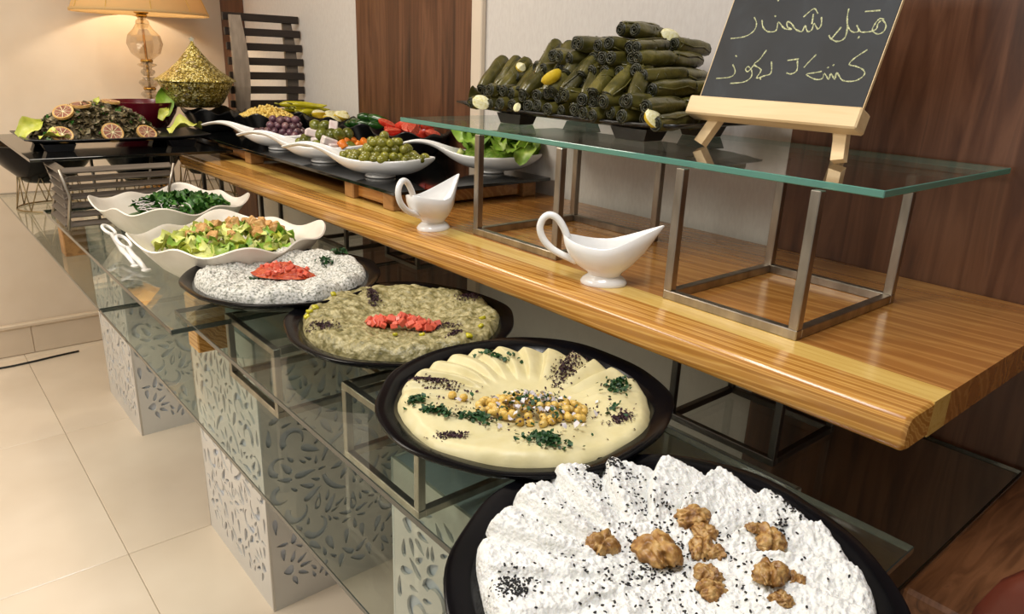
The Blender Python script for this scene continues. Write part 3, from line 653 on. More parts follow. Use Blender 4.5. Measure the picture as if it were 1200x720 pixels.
# ------------------------------------------------------------------ cream salad bowls
def wavy_bowl(name, label, x, y, z, s, rz, h=.085, mat=None, amp=.022, group=None, cat='bowl', ex=3.0, k=4):
    t = T(name, label, cat, (x, y, z), rz, group)
    prof = [(.05, 0, 0), (.56, 0, 0), (.60, .004, 0), (.73, h * .26, .1), (.86, h * .60, .35), (.96, h * .90, .8), (1.0, h, 1), (.987, h + .003, 1), (.96, h - .002, .97), (.94, h * .88, .8), (.84, h * .56, .32), (.71, h * .24, .1), (.58, .009, 0), (.05, .008, 0)]
    mb = ringbowl(prof, s, s, 96, lambda a: .03 * math.cos(4 * a + PI), lambda a: amp * .45 * (-math.cos(k * a)) + amp * .6 * math.sin(2 * k * a + .8), ex)
    o = mb.ob('dish', mat or m_cream, t); smooth_angle(o, 60); return t
CB = 'cream wavy salad bowls'
wavy_bowl('salad_bowl', 'cream wavy rimmed bowl of dark green leaf salad, the farther of two', .655, 2.395, ZCC + .0005, .200, .31, .100, amp=.016, group=CB)
wavy_bowl('salad_bowl', 'cream wavy rimmed bowl of pale lettuce with croutons, the nearer of two', .645, 1.87, ZCC + .0005, .208, .49, .100, amp=.016, group=CB)
def mound(name, label, cat, x, y, z, rx, ry, h, mat, seed=1, rz=0):
    def hf(X, Y, A, Bt): return h * (1 - A ** 2) + .35 * h * (fbm(X * 40, Y * 40, seed) - .45) * (1 - A ** 6)
    o = food(name, label, cat, x, y, z, 1.0, lambda X, Y, A, Bt: hf(X * rx, Y * ry, A, Bt), mat, 26, 60, wob=.05, seed=seed); o.scale = (rx, ry, 1); o.rotation_euler = (0, 0, rz); o['kind'] = 'stuff'; return o
mound('salad_bed', 'bed of dark chopped leaves in the farther cream bowl', 'salad', .655, 2.41, ZCC + .042, .15, .15, .03, m_leaf_dark, 3)
mound('salad_bed', 'bed of pale shredded lettuce in the nearer cream bowl', 'salad', .645, 1.875, ZCC + .042, .16, .16, .03, m_leaf_pale, 4)
dk = [leaf_mesh('rocket_leaf', m_leaf_dark, .05, .028, .008, .012, s) for s in range(4)]
for k in range(120):
    a, r = RNG.uniform(0, 2 * PI), math.sqrt(RNG.uniform(0, 1)); x, y = .68 + .135 * r * math.cos(a), 2.40 + .125 * r * math.sin(a)
    ob('rocket_leaf', dk[k % 4], None, (x, y, ZCC + .074 + .028 * (1 - r * r)), (RNG.uniform(-.7, .7), RNG.uniform(-.7, .7), RNG.uniform(0, 6)), RNG.uniform(.7, 1.15), 'dark green salad leaf in the farther cream bowl', 'leaf', 'dark leaves in the farther cream bowl')
oi = []
for k in range(50): oi.append(((.60 + RNG.uniform(-.05, .10), 2.34 + RNG.uniform(-.05, .10), ZCC + .092 + RNG.uniform(0, .014)), (RNG.uniform(-.4, .4), RNG.uniform(-.4, .4), RNG.uniform(0, 6)), 1))
ob('onion_shreds', scatter('onion_shreds', (MB().tube([(-.018, 0, 0), (0, .003, .003), (.018, 0, 0)], .0014, 5).v, MB().tube([(-.018, 0, 0), (0, .003, .003), (.018, 0, 0)], .0014, 5).f), oi, m_onion), label='thin pale onion shreds on the dark leaf salad', cat='onion', kind='stuff')
pl = [leaf_mesh('lettuce_piece', m, .06, .042, .010, .016, s) for s, m in enumerate((m_leaf, m_leaf_pale, m_leaf_pale, m_leaf, m_leaf_yel))]
for k in range(110):
    a, r = RNG.uniform(0, 2 * PI), math.sqrt(RNG.uniform(0, 1)); x, y = .642 + .158 * r * math.cos(a), 1.875 + .158 * r * math.sin(a)
    ob('lettuce_piece', pl[k % 5], None, (x, y, ZCC + .070 + .028 * (1 - r * r)), (RNG.uniform(-.8, .8), RNG.uniform(-.8, .8), RNG.uniform(0, 6)), RNG.uniform(.6, 1.05), 'torn lettuce piece in the nearer cream bowl', 'lettuce', 'lettuce in the nearer cream bowl')
cm = []
for s in range(3):
    mb = MB(); mb.box(-.011, .011, -.010, .010, -.009, .009, .003); r = random.Random(s); mb.v = [tuple(c * (1 + r.uniform(-.18, .18)) for c in v) for v in mb.v]; cm.append(mb.mesh('crouton', m_crouton))
for k in range(34):
    a, r = RNG.uniform(0, 2 * PI), math.sqrt(RNG.uniform(0, 1)); x, y = .67 + .12 * r * math.cos(a), 1.90 + .12 * r * math.sin(a)
    ob('crouton', cm[k % 3], None, (x, y, ZCC + .093 + .026 * (1 - r * r)), tuple(RNG.uniform(0, 6, 3)), RNG.uniform(.8, 1.25), 'brown toasted bread crouton on the pale lettuce salad', 'crouton', 'croutons on the lettuce salad')
# white looped tongs hanging on the nearer cream bowl
def server(label, A, Bp, C, w):
    t = T('salad_server', label, 'server', A, 0, 'white salad servers'); A, Bp, C = Vector(A), Vector(Bp), Vector(C)
    ax = (A - Bp).normalized(); up = Vector((0.35, -.75, .55)); sd = ax.cross(up).normalized()
    c = A + ax * -.032; loop = [tuple(c + ax * .030 * math.cos(q) + sd * w * math.sin(q) - A) for q in [2 * PI * k / 18 for k in range(18)]]
    MB().tube(loop, .0046, 8, True).ob('loop_handle', m_white, t, True)
    st = c - ax * .030
    MB().tube([tuple(st - A), tuple(Bp - A), tuple((Bp * .6 + C * .4) - A + Vector((0, 0, .004))), tuple(C - A)], [.006, .0075, .007, .006], 8).ob('shaft', m_white, t, True)
    MB().lathe([(.001, -.004), (.009, -.002), (.013, .002), (.010, .004), (.001, .005)], 16).ob('spoon_head', m_white, t, True, loc=tuple(C - A))
    return t
server('white salad server with a looped handle, the left one beside the nearer cream bowl', (.447, 2.31, 1.060), (.446, 2.14, 1.022), (.449, 2.03, 1.0045), .017)
server('white salad server with a looped handle, leaning over the other at the right', (.448, 2.165, 1.060), (.455, 2.07, 1.022), (.460, 1.975, 1.0045), .017)
# ------------------------------------------------------------------ black glass riser on wooden frames, upon the shelf
ZK = 1.215
tag(MB().box(.985, 1.535, 1.625, 3.42, ZK - .009, ZK, .001).ob('black_glass_shelf', m_black_glass), 'long black glass sheet on wooden frames carrying the white spoon bowls', 'glass shelf')
def wood_riser(label, x0, x1, y0, y1):
    h = ZK - .0095 - ZS; r = T('wooden_riser', label, 'riser', (0, 0, ZS), 0, 'low wooden risers under the black glass')
    b = .052
    for x in (x0 + b / 2, x1 - b / 2):
        for y in (y0 + b / 2, y1 - b / 2): MB().box(x - b / 2, x + b / 2, y - b / 2, y + b / 2, .0003, h, .003).ob('block', m_block, r)
    for y in (y0 + b / 2, y1 - b / 2): MB().box(x0 + b, x1 - b, y - .01, y + .01, .006, h - .006, .002).ob('slat', m_pine_rear, r)
    for x in (x0 + b / 2, x1 - b / 2): MB().box(x - .01, x + .01, y0 + b, y1 - b, .006, h - .006, .002).ob('slat', m_pine_rear, r)
wood_riser('low wooden riser on the shelf behind the farther gravy boat', .995, 1.50, 1.65, 1.915)
wood_riser('low wooden riser at the far end of the shelf under the black glass', 1.0, 1.50, 2.63, 2.95)

# ------------------------------------------------------------------ white spoon bowls
def spoon_bowl_mesh():
    kn = np.array([0, .04, .12, .22, .30, .38, .48, .60, .74, .86, .95, 1.0])
    zb = np.interp; W = np.array([.012, .019, .021, .022, .027, .044, .066, .078, .074, .056, .032, .004])
    Zb = np.array([.066, .070, .078, .074, .058, .034, .014, .006, .006, .014, .034, .056]); Zr = np.array([.072, .077, .086, .083, .072, .060, .053, .050, .051, .055, .060, .061])
    n, m = 44, 17; S = np.linspace(0, 1, n); S = S + .02 * np.sin(S * 2 * PI) * 0
    def smooth(a):
        v = np.interp(S, kn, a); k = np.array([.25, .5, .25])
        for _ in range(3): v[1:-1] = (v[:-2] * .25 + v[1:-1] * .5 + v[2:] * .25)
        return v
    w, b, r = smooth(W), smooth(Zb), smooth(Zr); w[-1] = .003; V = []; F = []
    for i in range(n):
        for j in range(m):
            t = -1 + 2 * j / (m - 1); q = math.sin(t * PI / 2)
            V.append((S[i] * .45 - .27, w[i] * q, b[i] + (r[i] - b[i]) * (1 - math.sqrt(max(0, 1 - abs(q) ** 2.6)))))
    for i in range(n - 1):
        for j in range(m - 1): a = i * m + j; F.append((a, a + m, a + m + 1, a + 1))
    return npmesh('bowl', V, F, m_white)
sbm = spoon_bowl_mesh()
def spoon_bowl(label, x, y, rz):
    t = T('spoon_bowl', label, 'bowl', (x, y, ZK + .0005), rz, 'white spoon shaped bowls')
    o = ob('bowl', sbm, t, (0, 0, .003)); md = o.modifiers.new('thickness', 'SOLIDIFY'); md.thickness = .006; md.offset = 0
    s2 = o.modifiers.new('round', 'SUBSURF'); s2.levels = 1; s2.render_levels = 1
    MB().lathe([(.001, 0), (.042, 0), (.045, .004), (.038, .011), (.001, .011)], 28).ob('foot', m_white, t, True, loc=(.02, 0, 0))
    return t
SA = math.atan2(-.33, .31)
SB = [(1.075, 1.885, 'white spoon bowl heaped with green olives, nearest of the three in the row'), (1.075, 2.235, 'white spoon bowl of mixed pickles between the olives and the purple olives'), (1.085, 2.60, 'white spoon bowl of purple olives, farthest of the three in the row')]
for x, y, lb in SB: spoon_bowl(lb, x, y, SA)
EB = (1.425, 1.815); spoon_bowl('white spoon bowl of green lettuce under the thick glass', EB[0], EB[1], SA)
def pile(cx, cy, rz, rx, ry, r, layers, z0):
    P = []
    for l in range(layers):
        k = 1 - l * .2; a, b = rx * k, ry * k; st = r * 1.95
        ny = int(b / (st * .87)) + 1
        for jj in range(-ny, ny + 1):
            for ii in range(-12, 13):
                u = ii * st + (st / 2 if (jj + l) % 2 else 0) + RNG.uniform(-.18, .18) * r; v = jj * st * .87 + RNG.uniform(-.18, .18) * r
                if (u / a) ** 2 + (v / b) ** 2 <= 1:
                    bowl = .018 * ((u / rx) ** 2 + (v / ry) ** 2) if l == 0 else .006 * ((u / rx) ** 2 + (v / ry) ** 2)
                    P.append((cx + u * math.cos(rz) - v * math.sin(rz), cy + u * math.sin(rz) + v * math.cos(rz), z0 + bowl + l * r * 1.45 + RNG.uniform(-.1, .1) * r))
    return P
ca, sa = math.cos(SA), math.sin(SA)
def inb(b, u, v): return (b[0] + u * ca - v * sa, b[1] + u * sa + v * ca)
om = []
for s in range(2):
    V, F = ico(3, (.0118, .0095, .0095)); V = [(x * (1 - .35 * max(0, 1 - (y * y + z * z) / .0000075)) if x > .010 else x, y, z) for x, y, z in V]; om.append(npmesh('olive', V, F, m_olive))
cx, cy = inb(SB[0], .034, 0)
for k, p in enumerate(pile(cx, cy, SA, .122, .070, .0130, 5, ZK + .042)):
    ob('olive', om[k % 2], None, p, (RNG.uniform(-.6, .6), RNG.uniform(-.6, .6), RNG.uniform(0, 6)), RNG.uniform(1.2, 1.5), 'shiny green olive in the nearest white spoon bowl', 'olive', 'green olives in the spoon bowl')
opm = npmesh('purple_olive', *ico(3, (.0115, .0098, .0098)), m_olive_p)
cx, cy = inb(SB[2], .038, 0)
for k, p in enumerate(pile(cx, cy, SA, .112, .066, .0138, 4, ZK + .042)):
    ob('purple_olive', opm, None, p, (RNG.uniform(-.6, .6), RNG.uniform(-.6, .6), RNG.uniform(0, 6)), RNG.uniform(1.15, 1.5), 'purple brown olive in the farthest white spoon bowl', 'olive', 'purple olives in the spoon bowl')
tm = MB().box(-.019, .019, -.013, .013, -.010, .010, .003).mesh('turnip_chunk', m_turnip)
cr = MB().lathe([(.001, -.012), (.0105, -.012), (.0115, -.010), (.0118, .010), (.0105, .012), (.001, .012)], 14).mesh('carrot_slice', m_carrot, True)
gk = npmesh('gherkin_piece', *ico(3, (.021, .017, .016)), m_gherkin)
cx, cy = inb(SB[1], .038, 0)
for k, p in enumerate(pile(cx, cy, SA, .112, .064, .0155, 4, ZK + .044)):
    u = (p[0] - cx) * ca + (p[1] - cy) * sa
    c = 'c' if u > .045 and RNG.uniform() < .75 else RNG.choice(['t', 'g', 't', 'g', 'g', 'c' if k % 4 == 0 else 't'])
    me, nm, lb, cat, g = {'t': (tm, 'turnip_chunk', 'pale pickled turnip chunk in the spoon bowl of mixed pickles', 'turnip', 'turnip chunks in the pickle bowl'), 'c': (cr, 'carrot_slice', 'orange carrot slice in the spoon bowl of mixed pickles', 'carrot', 'carrot slices in the pickle bowl'),
        'g': (gk, 'gherkin_piece', 'olive green gherkin piece in the spoon bowl of mixed pickles', 'gherkin', 'gherkin pieces in the pickle bowl')}[c]
    ob(nm, me, None, p, tuple(RNG.uniform(-.9, .9, 2)) + (RNG.uniform(0, 6),), RNG.uniform(.9, 1.25), lb, cat, g)
lm = [leaf_mesh('lettuce_leaf', m_leaf, .10, .065, .014, .02, s, 9, 7) for s in range(4)]
x, y = inb(EB, .045, 0); mound('lettuce_bed', 'dense green lettuce filling the spoon bowl under the thick glass', 'lettuce', x, y, ZK + .045, .12, .06, .05, m_leaf, 18, SA)
for k in range(64):
    u, v = RNG.uniform(-.065, .15), RNG.uniform(-.055, .055); x, y = inb(EB, u, v)
    ob('lettuce_leaf', lm[k % 4], None, (x, y, ZK + .064 + .065 * RNG.uniform(.2, 1) * (1 - (v / .06) ** 2)), (RNG.uniform(-.7, .7), RNG.uniform(-.7, .7), RNG.uniform(0, 6)), RNG.uniform(.6, .95), 'curly green lettuce leaf in the spoon bowl under the thick glass', 'lettuce', 'lettuce leaves in the spoon bowl')
x, y = inb(EB, -.075, -.02); tag(MB().tube([(x, y, ZK + .05), (x + .006, y - .008, ZK + .066)], [.011, .010], 10).ob('lettuce_stalk', m_leaf_pale, smooth=True), 'pale cut lettuce stalk at the handle end of the lettuce bowl', 'lettuce')

# ------------------------------------------------------------------ black wavy trays along the wall
def tray(label, x, y, s, rz=0, h=.082):
    return wavy_bowl('wavy_tray', label, x, y, ZK + .0005, s, rz, h, m_black_tray, .012, 'black wavy trays behind the spoon bowls', 'tray', 3.4)
tray('black wavy tray below the gold glitter dome', 1.11, 3.29, .115, .1); tray('black wavy tray heaped with sweetcorn', 1.235, 3.03, .125, .05); tray('black wavy tray of yellow pickled peppers by the wall', 1.425, 3.08, .105, .1)
tray('black wavy tray of lemon slices', 1.43, 2.82, .105, .05); tray('black wavy tray of dark green chillies', 1.415, 2.53, .115, .1); tray('black wavy tray of red tomato wedges', 1.415, 2.22, .12, .05)
ci = []
for k in range(420):
    a, r = RNG.uniform(0, 2 * PI), math.sqrt(RNG.uniform(0, 1)); ci.append(((1.235 + .105 * r * math.cos(a), 3.03 + .105 * r * math.sin(a), ZK + .078 + .05 * (1 - r) ** .8 * RNG.uniform(.6, 1)), tuple(RNG.uniform(0, 6, 3)), RNG.uniform(.8, 1.15)))
ob('sweetcorn', scatter('sweetcorn', ico(1, (.0075, .0065, .0055)), ci, m_corn), label='heap of yellow sweetcorn kernels in a black wavy tray', cat='corn', kind='stuff')
mound('sweetcorn_bed', 'lower layer of sweetcorn in the same black tray', 'corn', 1.235, 3.03, ZK + .05, .10, .10, .05, m_corn, 9)
def curved(mat, L, r, bend, name):
    pts = [(L * (k / 8 - .5), bend * math.sin(PI * k / 8), 0) for k in range(9)]; rr = [r * q for q in (.35, .85, 1, 1, .95, .85, .68, .42, .1)]
    return MB().tube(pts, rr, 10).mesh(name, mat, True)
pm = curved(m_pepper, .13, .014, .014, 'yellow_pepper'); st_me = MB().tube([(-.065, 0, 0), (-.085, -.004, .006)], [.004, .003], 6).mesh('stem', m_olive, True)
for k in range(9):
    o = T('yellow_pepper', 'long yellow pickled pepper in the black tray by the wall', 'pepper', (1.425 + RNG.uniform(-.035, .035), 3.08 + .075 * (k % 5 - 2) / 2.4, ZK + .092 + .02 * (k // 5) + RNG.uniform(0, .008)), 0, 'yellow pickled peppers', (RNG.uniform(-.2, .2), RNG.uniform(-.2, .1), RNG.uniform(-.9, .3)))
    ob('flesh', pm, o); ob('stem', st_me, o)
mound('pepper_bed', 'lower layer of yellow pickled peppers', 'pepper', 1.425, 3.08, ZK + .05, .08, .08, .03, m_pepper, 12)
jm = curved(m_jalap, .11, .017, .010, 'green_chilli')
for k in range(8):
    ob('green_chilli', jm, None, (1.415 + RNG.uniform(-.03, .03), 2.53 + .085 * (k % 5 - 2) / 2.2, ZK + .082 + .024 * (k // 5)), (RNG.uniform(-.3, .3), RNG.uniform(-.2, .2), RNG.uniform(-1.3, -.2)), RNG.uniform(.85, 1.1), 'glossy dark green chilli in the black wavy tray', 'chilli', 'dark green chillies in the tray')
mound('chilli_bed', 'lower layer of dark green chillies', 'chilli', 1.415, 2.53, ZK + .045, .09, .09, .03, m_jalap, 13)
def wedge_mesh(name, mats, L=.06, w=.022, h=.024, n=10):
    """citrus or tomato wedge: curved rind outside, two flat cut faces meeting at the top edge"""
    V = []; F = []; mi = []
    for i in range(n + 1):
        u = -1 + 2 * i / n; k = math.sqrt(max(0, 1 - u * u)) * .98 + .02
        for q in range(7):
            a = PI + PI * q / 6; V.append((u * L / 2, w * k * math.cos(a), h * k * math.sin(a) * .75))
        V.append((u * L / 2, 0, h * .55 * k))
    for i in range(n):
        for j in range(8):
            k2 = (j + 1) % 8; F.append((i * 8 + j, i * 8 + k2, (i + 1) * 8 + k2, (i + 1) * 8 + j)); mi.append(0 if j < 6 else 1)
    rv = [f for f, m in zip(F, mi) if m == 0]; fl = [f for f, m in zip(F, mi) if m == 1]
    def sub(fs, nm, mt):
        ids = sorted({i for f in fs for i in f}); mp = {a: b for b, a in enumerate(ids)}; return npmesh(nm, [V[i] for i in ids], [[mp[i] for i in f] for f in fs], mt, smooth=nm == 'rind')
    return sub(rv, 'rind', mats[0]), sub(fl, 'flesh', mats[1])
lw = wedge_mesh('lemon', (m_lemon_rind, m_lemon)); tw = wedge_mesh('tomato', (m_tomato, m_tomcube), .07, .022, .022)
def wedge(name, ms, label, cat, loc, rot, s=1, group=None):
    t = T(name, label, cat, loc, 0, group, rot); t.scale = (s, s, s); ob('rind' if 'lemon' in name else 'skin', ms[0], t); ob('flesh', ms[1], t); return t
for k in range(9):
    wedge('lemon_wedge', lw, 'pale lemon wedge in the black wavy tray by the wall', 'lemon', (1.43 + RNG.uniform(-.05, .05), 2.82 + .07 * (k % 5 - 2) / 2, ZK + .084 + .016 * (k // 5)), (RNG.uniform(-.8, .8), RNG.uniform(-.3, .3), RNG.uniform(0, 6)), 1.1, 'lemon wedges in the tray')
mound('lemon_bed', 'lower layer of lemon slices', 'lemon', 1.43, 2.82, ZK + .045, .08, .08, .03, m_lemon, 14)
for k in range(14):
    wedge('tomato_wedge', tw, 'red tomato wedge in the black wavy tray', 'tomato', (1.415 + RNG.uniform(-.055, .055), 2.22 + .09 * (k % 7 - 3) / 3, ZK + .086 + .02 * (k // 7)), (RNG.uniform(-.9, .9), RNG.uniform(-.4, .4), RNG.uniform(0, 6)), 1.0, 'tomato wedges in the tray')
mound('tomato_bed', 'lower layer of red tomato pieces', 'tomato', 1.415, 2.22, ZK + .045, .09, .09, .035, m_tomato, 15)

# ------------------------------------------------------------------ gold glitter dome
gd = T('glitter_dome', 'gold glitter tagine shaped dome with a star on its tip', 'ornament', (1.05, 3.30, ZK + .098))
MB().lathe([(.004, .262), (.010, .250), (.03, .222), (.06, .185), (.10, .148), (.138, .122), (.160, .110), (.160, .106)], 40, cap0=True, cap1=False).ob('dome_lid', m_gold, gd, True)
MB().lathe([(.152, .107), (.14, .085), (.122, .05), (.105, .02), (.085, .002), (.001, 0)], 40, cap0=True, cap1=False).ob('dome_base', m_gold, gd, True)
def star(r, th):
    mb = MB(); O = [(r * (1 if k % 2 == 0 else .42) * math.sin(k * PI / 5), r * (1 if k % 2 == 0 else .42) * math.cos(k * PI / 5)) for k in range(10)]
    mb.loft([[(x, -th, z) for x, z in O], [(x, th, z) for x, z in O]]); return mb
m_star = M('bright_foil', '#fff6d8', rough=.12, metal=1)
star(.014, .003).ob('star', m_star, gd, loc=(0, 0, .268), rot=(0, 0, -.5))
spk = star(.009, .0012).mesh('spangle', m_star)
for k in range(15):
    a = -2.2 + RNG.uniform(-.75, .75); u = RNG.uniform(.15, 1)
    if k % 2: r_, z_, tl = .02 + .135 * u, .235 - .122 * u ** .75, .8
    else: r_, z_, tl = .10 + .05 * u, .01 + .09 * u, -.4
    ob('spangle', spk, gd, ((r_ + .004) * math.cos(a), (r_ + .004) * math.sin(a), z_), (-tl, 0, a + PI / 2))

# ------------------------------------------------------------------ slatted stands
ss = T('slatted_stand', 'tall slatted wooden stand with dark slats behind the trays', 'stand', (1.385, 3.36, ZK))
for x, w, m, off in ((-.130, .030, m_slat_lamplit, -.033), (.115, .024, m_slat_grey, .0)):
    rings = []
    for k in range(9):
        u = k / 8; z = .0005 + .475 * u; y = -.035 * math.sin(PI * u) + .03 + off; ww = w * (.8 + .35 * math.sin(PI * u))
        rings.append([(x - ww, y - .008, z), (x + ww, y - .008, z), (x + ww, y + .008, z), (x - ww, y + .008, z)])
    MB().loft(rings).ob('post', m, ss)
for k in range(8):
    z = .045 + .0605 * k; u = z / .48; y = -.035 * math.sin(PI * u) + .03
    L = -.178 + .0; MB().box(L, .165, y - .024, y - .009, z - .016, z + .016, .002).ob('slat', m_slat_dark, ss, rot=(0, 0, 0))
rk = T('slatted_rack', 'low slatted rack holding the black glass of the herb salad tray', 'stand', (.0, .0, ZCC))
for k in range(7):
    z = .014 + .0275 * k; ins = .022 * math.sin(PI * k / 6.5)
    s = MB().box(-.16, .16, -.013, .013, -.003, .003, .0012).ob('slat', m_slat_grey, rk, loc=(.56, 2.595 + ins, z), rot=(.5, 0, 0))
    s = MB().box(-.013, .013, -.11, .11, -.003, .003, .0012).ob('slat', m_slat_grey, rk, loc=(.402 + ins * .5, 2.715, z), rot=(0, -.5, 0))
for x, y in ((.395, 2.582), (.725, 2.582), (.395, 2.835), (.725, 2.835)):
    MB().tube([(x, y, .0005), (x + .02 * (1 if x < .6 else -1), y + (.012 if y < 2.8 else -.012), .1), (x, y, .187)], .005, 8).ob('post', m_steel, rk, True)
# black glass with the herb salad tray
ZF = 1.198
tag(MB().box(.345, .985, 2.75, 3.56, ZF - .010, ZF, .001).ob('black_glass_shelf', m_black_glass), 'square black glass sheet under the herb salad tray at the left', 'glass shelf')
for k, (x, y) in enumerate(((.62, 3.30), (.92, 3.30))):
    tag(MB().tube([(x, y, ZB + .0003), (x, y, ZF - .0105)], .006, 8).ob('support_post', m_steel, smooth=True), ('thin steel post', 'second thin steel post')[k] + ' holding the far side of the black glass at the left', 'post', 'steel posts under the black glass')
def flat_tray(name, label, x, y, z, rx, ry, feet, up=.014):
    t = T(name, label, 'tray', (x, y, z)); nx, ny = 24, 24; V = []; F = []
    for i in range(nx + 1):
        for j in range(ny + 1):
            u, v = -1 + 2 * i / nx, -1 + 2 * j / ny; e = max(abs(u), abs(v))
            V.append((u * rx, v * ry, .028 + up * (max(0, e - .72) / .28) ** 1.6 + .006 * (u * u * 0 + (v if ry > rx else u) ** 4)))
    for i in range(nx):
        for j in range(ny): a = i * (ny + 1) + j; F.append((a, a + ny + 1, a + ny + 2, a + 1))
    o = ob('tray_top', npmesh('tray_top', V, F, m_black_tray), t); md = o.modifiers.new('thickness', 'SOLIDIFY'); md.thickness = .005; md.offset = -1
    for fx, fy, w, d in feet:
        mb = MB(); mb.loft([[(sx * w * k, sy * d * k, zz) for sx, sy in ((-1, -1), (1, -1), (1, 1), (-1, 1))] for k, zz in ((.8, .0003), (1.0, .0245))]); mb.ob('foot', m_black_tray, t, loc=(fx, fy, 0))
    return t
flat_tray('herb_salad_tray', 'black rectangular tray on feet heaped with dark herb salad and citrus', .66, 3.06, ZF + .0003, .30, .16, ((-.2, -.12, .05, .03), (.2, -.12, .05, .03), (-.2, .12, .05, .03), (.2, .12, .05, .03)), .012)
def h_fish(X, Y, A, Bt): return .112 * np.clip(1 - A ** 2.2, 0, 1) ** .8 + .022 * (fbm(X * 30, Y * 30, 51) - .45) * (1 - A ** 6)
o = food('herb_salad', 'mound of chopped dark herbs and shredded brown salad on the black tray', 'salad', .605, 3.06, ZF + .028, 1.0, lambda X, Y, A, Bt: h_fish(X * .205, Y * .115, A, Bt), m_fishmix, 40, 120, wob=.06, seed=6); o.scale = (.205, .115, 1); o['kind'] = 'stuff'
fi = []
for k in range(1500):
    a, r = RNG.uniform(0, 2 * PI), math.sqrt(RNG.uniform(0, 1)) ** .9; x, y = .605 + .205 * r * math.cos(a), 3.06 + .115 * r * math.sin(a)
    z = ZF + .028 + .112 * max(0, 1 - r ** 2.2) ** .8 + RNG.uniform(-.004, .010); fi.append(((x, y, z), tuple(RNG.uniform(-.9, .9, 2)) + (RNG.uniform(0, 6),), RNG.uniform(.008, .017)))

for q, mt, nm, lb in ((0, m_flake, 'herb_flakes', 'dark chopped herb leaves covering the salad mound'), (1, m_fishmix, 'brown_flakes', 'brown shreds covering the salad mound'), (2, m_leaf_dark, 'green_flakes', 'greener leaf bits among the herb salad')):
    ob(nm, scatter(nm, flake, [f for i, f in enumerate(fi) if (i % 9 in ((0, 1, 2, 3), (4, 5, 6, 7), (8,))[q])], mt), label=lb, cat='herbs', kind='stuff')
def citrus(label, x, y, z, rot, s=1, blood=True, group='citrus slices on the herb salad'):
    t = T('citrus_slice', label, 'citrus', (x, y, z), 0, group, rot); t.scale = (s, s, s)
    R = .031; mb = MB(); mb.lathe([(R * .86, -.004), (R, -.004), (R, .004), (R * .86, .004)], 28, cap0=False, cap1=False); mb.loft([mb_r for mb_r in ([(R * .86 * math.cos(2 * PI * j / 28), R * .86 * math.sin(2 * PI * j / 28), .004) for j in range(28)], [(R * .86 * math.cos(2 * PI * j / 28), R * .86 * math.sin(2 * PI * j / 28), -.004) for j in range(28)])], False, False)
    mb.ob('rind', m_blood_rind if blood else m_lemon_rind, t)
    f = MB()
    for k in range(9):
        a0, a1 = 2 * PI * k / 9 + .04, 2 * PI * (k + 1) / 9 - .04; O = [(.003 * math.cos((a0 + a1) / 2), .003 * math.sin((a0 + a1) / 2))] + [(R * .82 * math.cos(a0 + (a1 - a0) * q / 4), R * .82 * math.sin(a0 + (a1 - a0) * q / 4)) for q in range(5)]
        f.loft([[(px, py, -.0042) for px, py in O], [(px, py, .0042) for px, py in O]])
    f.ob('segments', m_blood if blood else m_lemon, t)
    MB().lathe([(.001, -.0034), (R * .86, -.0034), (R * .86, .0034), (.001, .0034)], 28).ob('pith', m_lemon, t)
CX = [(.50, 3.0, 1.322, (.55, -.45, 0), 1.1, 'pink citrus slice lying on the upper left of the herb salad'), (.565, 3.04, 1.343, (.15, -.1, 0), 1.1, 'citrus slice lying flat at the left of the top of the herb salad'), (.665, 3.06, 1.352, (.1, .1, 0), 1.0, 'citrus slice lying flat at the right of the top of the herb salad'),
      (.475, 2.935, 1.252, (.75, -.1, .2), 1.1, 'pink citrus slice at the lower left front of the herb salad'), (.63, 2.93, 1.255, (.9, .55, -.3), 1.15, 'pink citrus slice at the lower middle front of the herb salad'), (.745, 2.94, 1.250, (.7, .25, 0), 1.1, 'pink citrus slice at the lower right front of the herb salad')]
for x, y, z, r, s, lb in CX: citrus(lb, x, y, z, r, s)
big = [leaf_mesh('lettuce_leaf', m_leaf_yel, .10, .06, .012, .02, 3, 9, 7), leaf_mesh('lettuce_leaf', m_leaf, .13, .075, .006, .015, 5, 9, 7)]
ob('lettuce_leaf', big[0], None, (.40, 3.03, 1.262), (.7, -.5, .4), 1.0, 'yellow green lettuce leaf at the left end of the herb salad tray', 'lettuce')
ob('lettuce_leaf', big[0], None, (.45, 2.925, 1.235), (.1, .1, 0), .9, 'pale lettuce leaf flat on the front left corner of the herb salad tray', 'lettuce')
ob('lettuce_leaf', big[0], None, (.90, 3.0, 1.245), (.2, -.1, .1), 1.25, 'pale lettuce leaf at the right end of the herb salad tray', 'lettuce')
ob('lettuce_leaf', big[0], None, (.625, 3.06, 1.352), (.3, -1.1, .5), .35, 'tiny lettuce tip standing on top of the herb salad', 'lettuce')
# red bowl behind
rb = T('red_bowl', 'dark red lacquer bowl with a big green leaf behind the herb salad tray', 'bowl', (.845, 3.39, ZF + .0003))
o = ringbowl([(.05, 0, 0), (.4, 0, 0), (.44, .006, 0), (.7, .04, 0), (.9, .088, 0), (1.0, .135, 0), (.97, .135, 0), (.87, .09, 0), (.66, .045, 0), (.4, .012, 0), (.03, .010, 0)], .15, .15, 64).ob('bowl', m_red, rb); smooth_angle(o, 50)
ob('green_leaf', big[1], None, (.915, 3.30, 1.335), (.6, -1.15, .9), .95, 'broad dark green lettuce leaf upright in the red bowl', 'lettuce')
ob('green_leaf', big[0], None, (.895, 3.24, 1.29), (.7, -.8, .4), .6, 'small yellow green leaf below the upright leaf of the red bowl', 'lettuce')
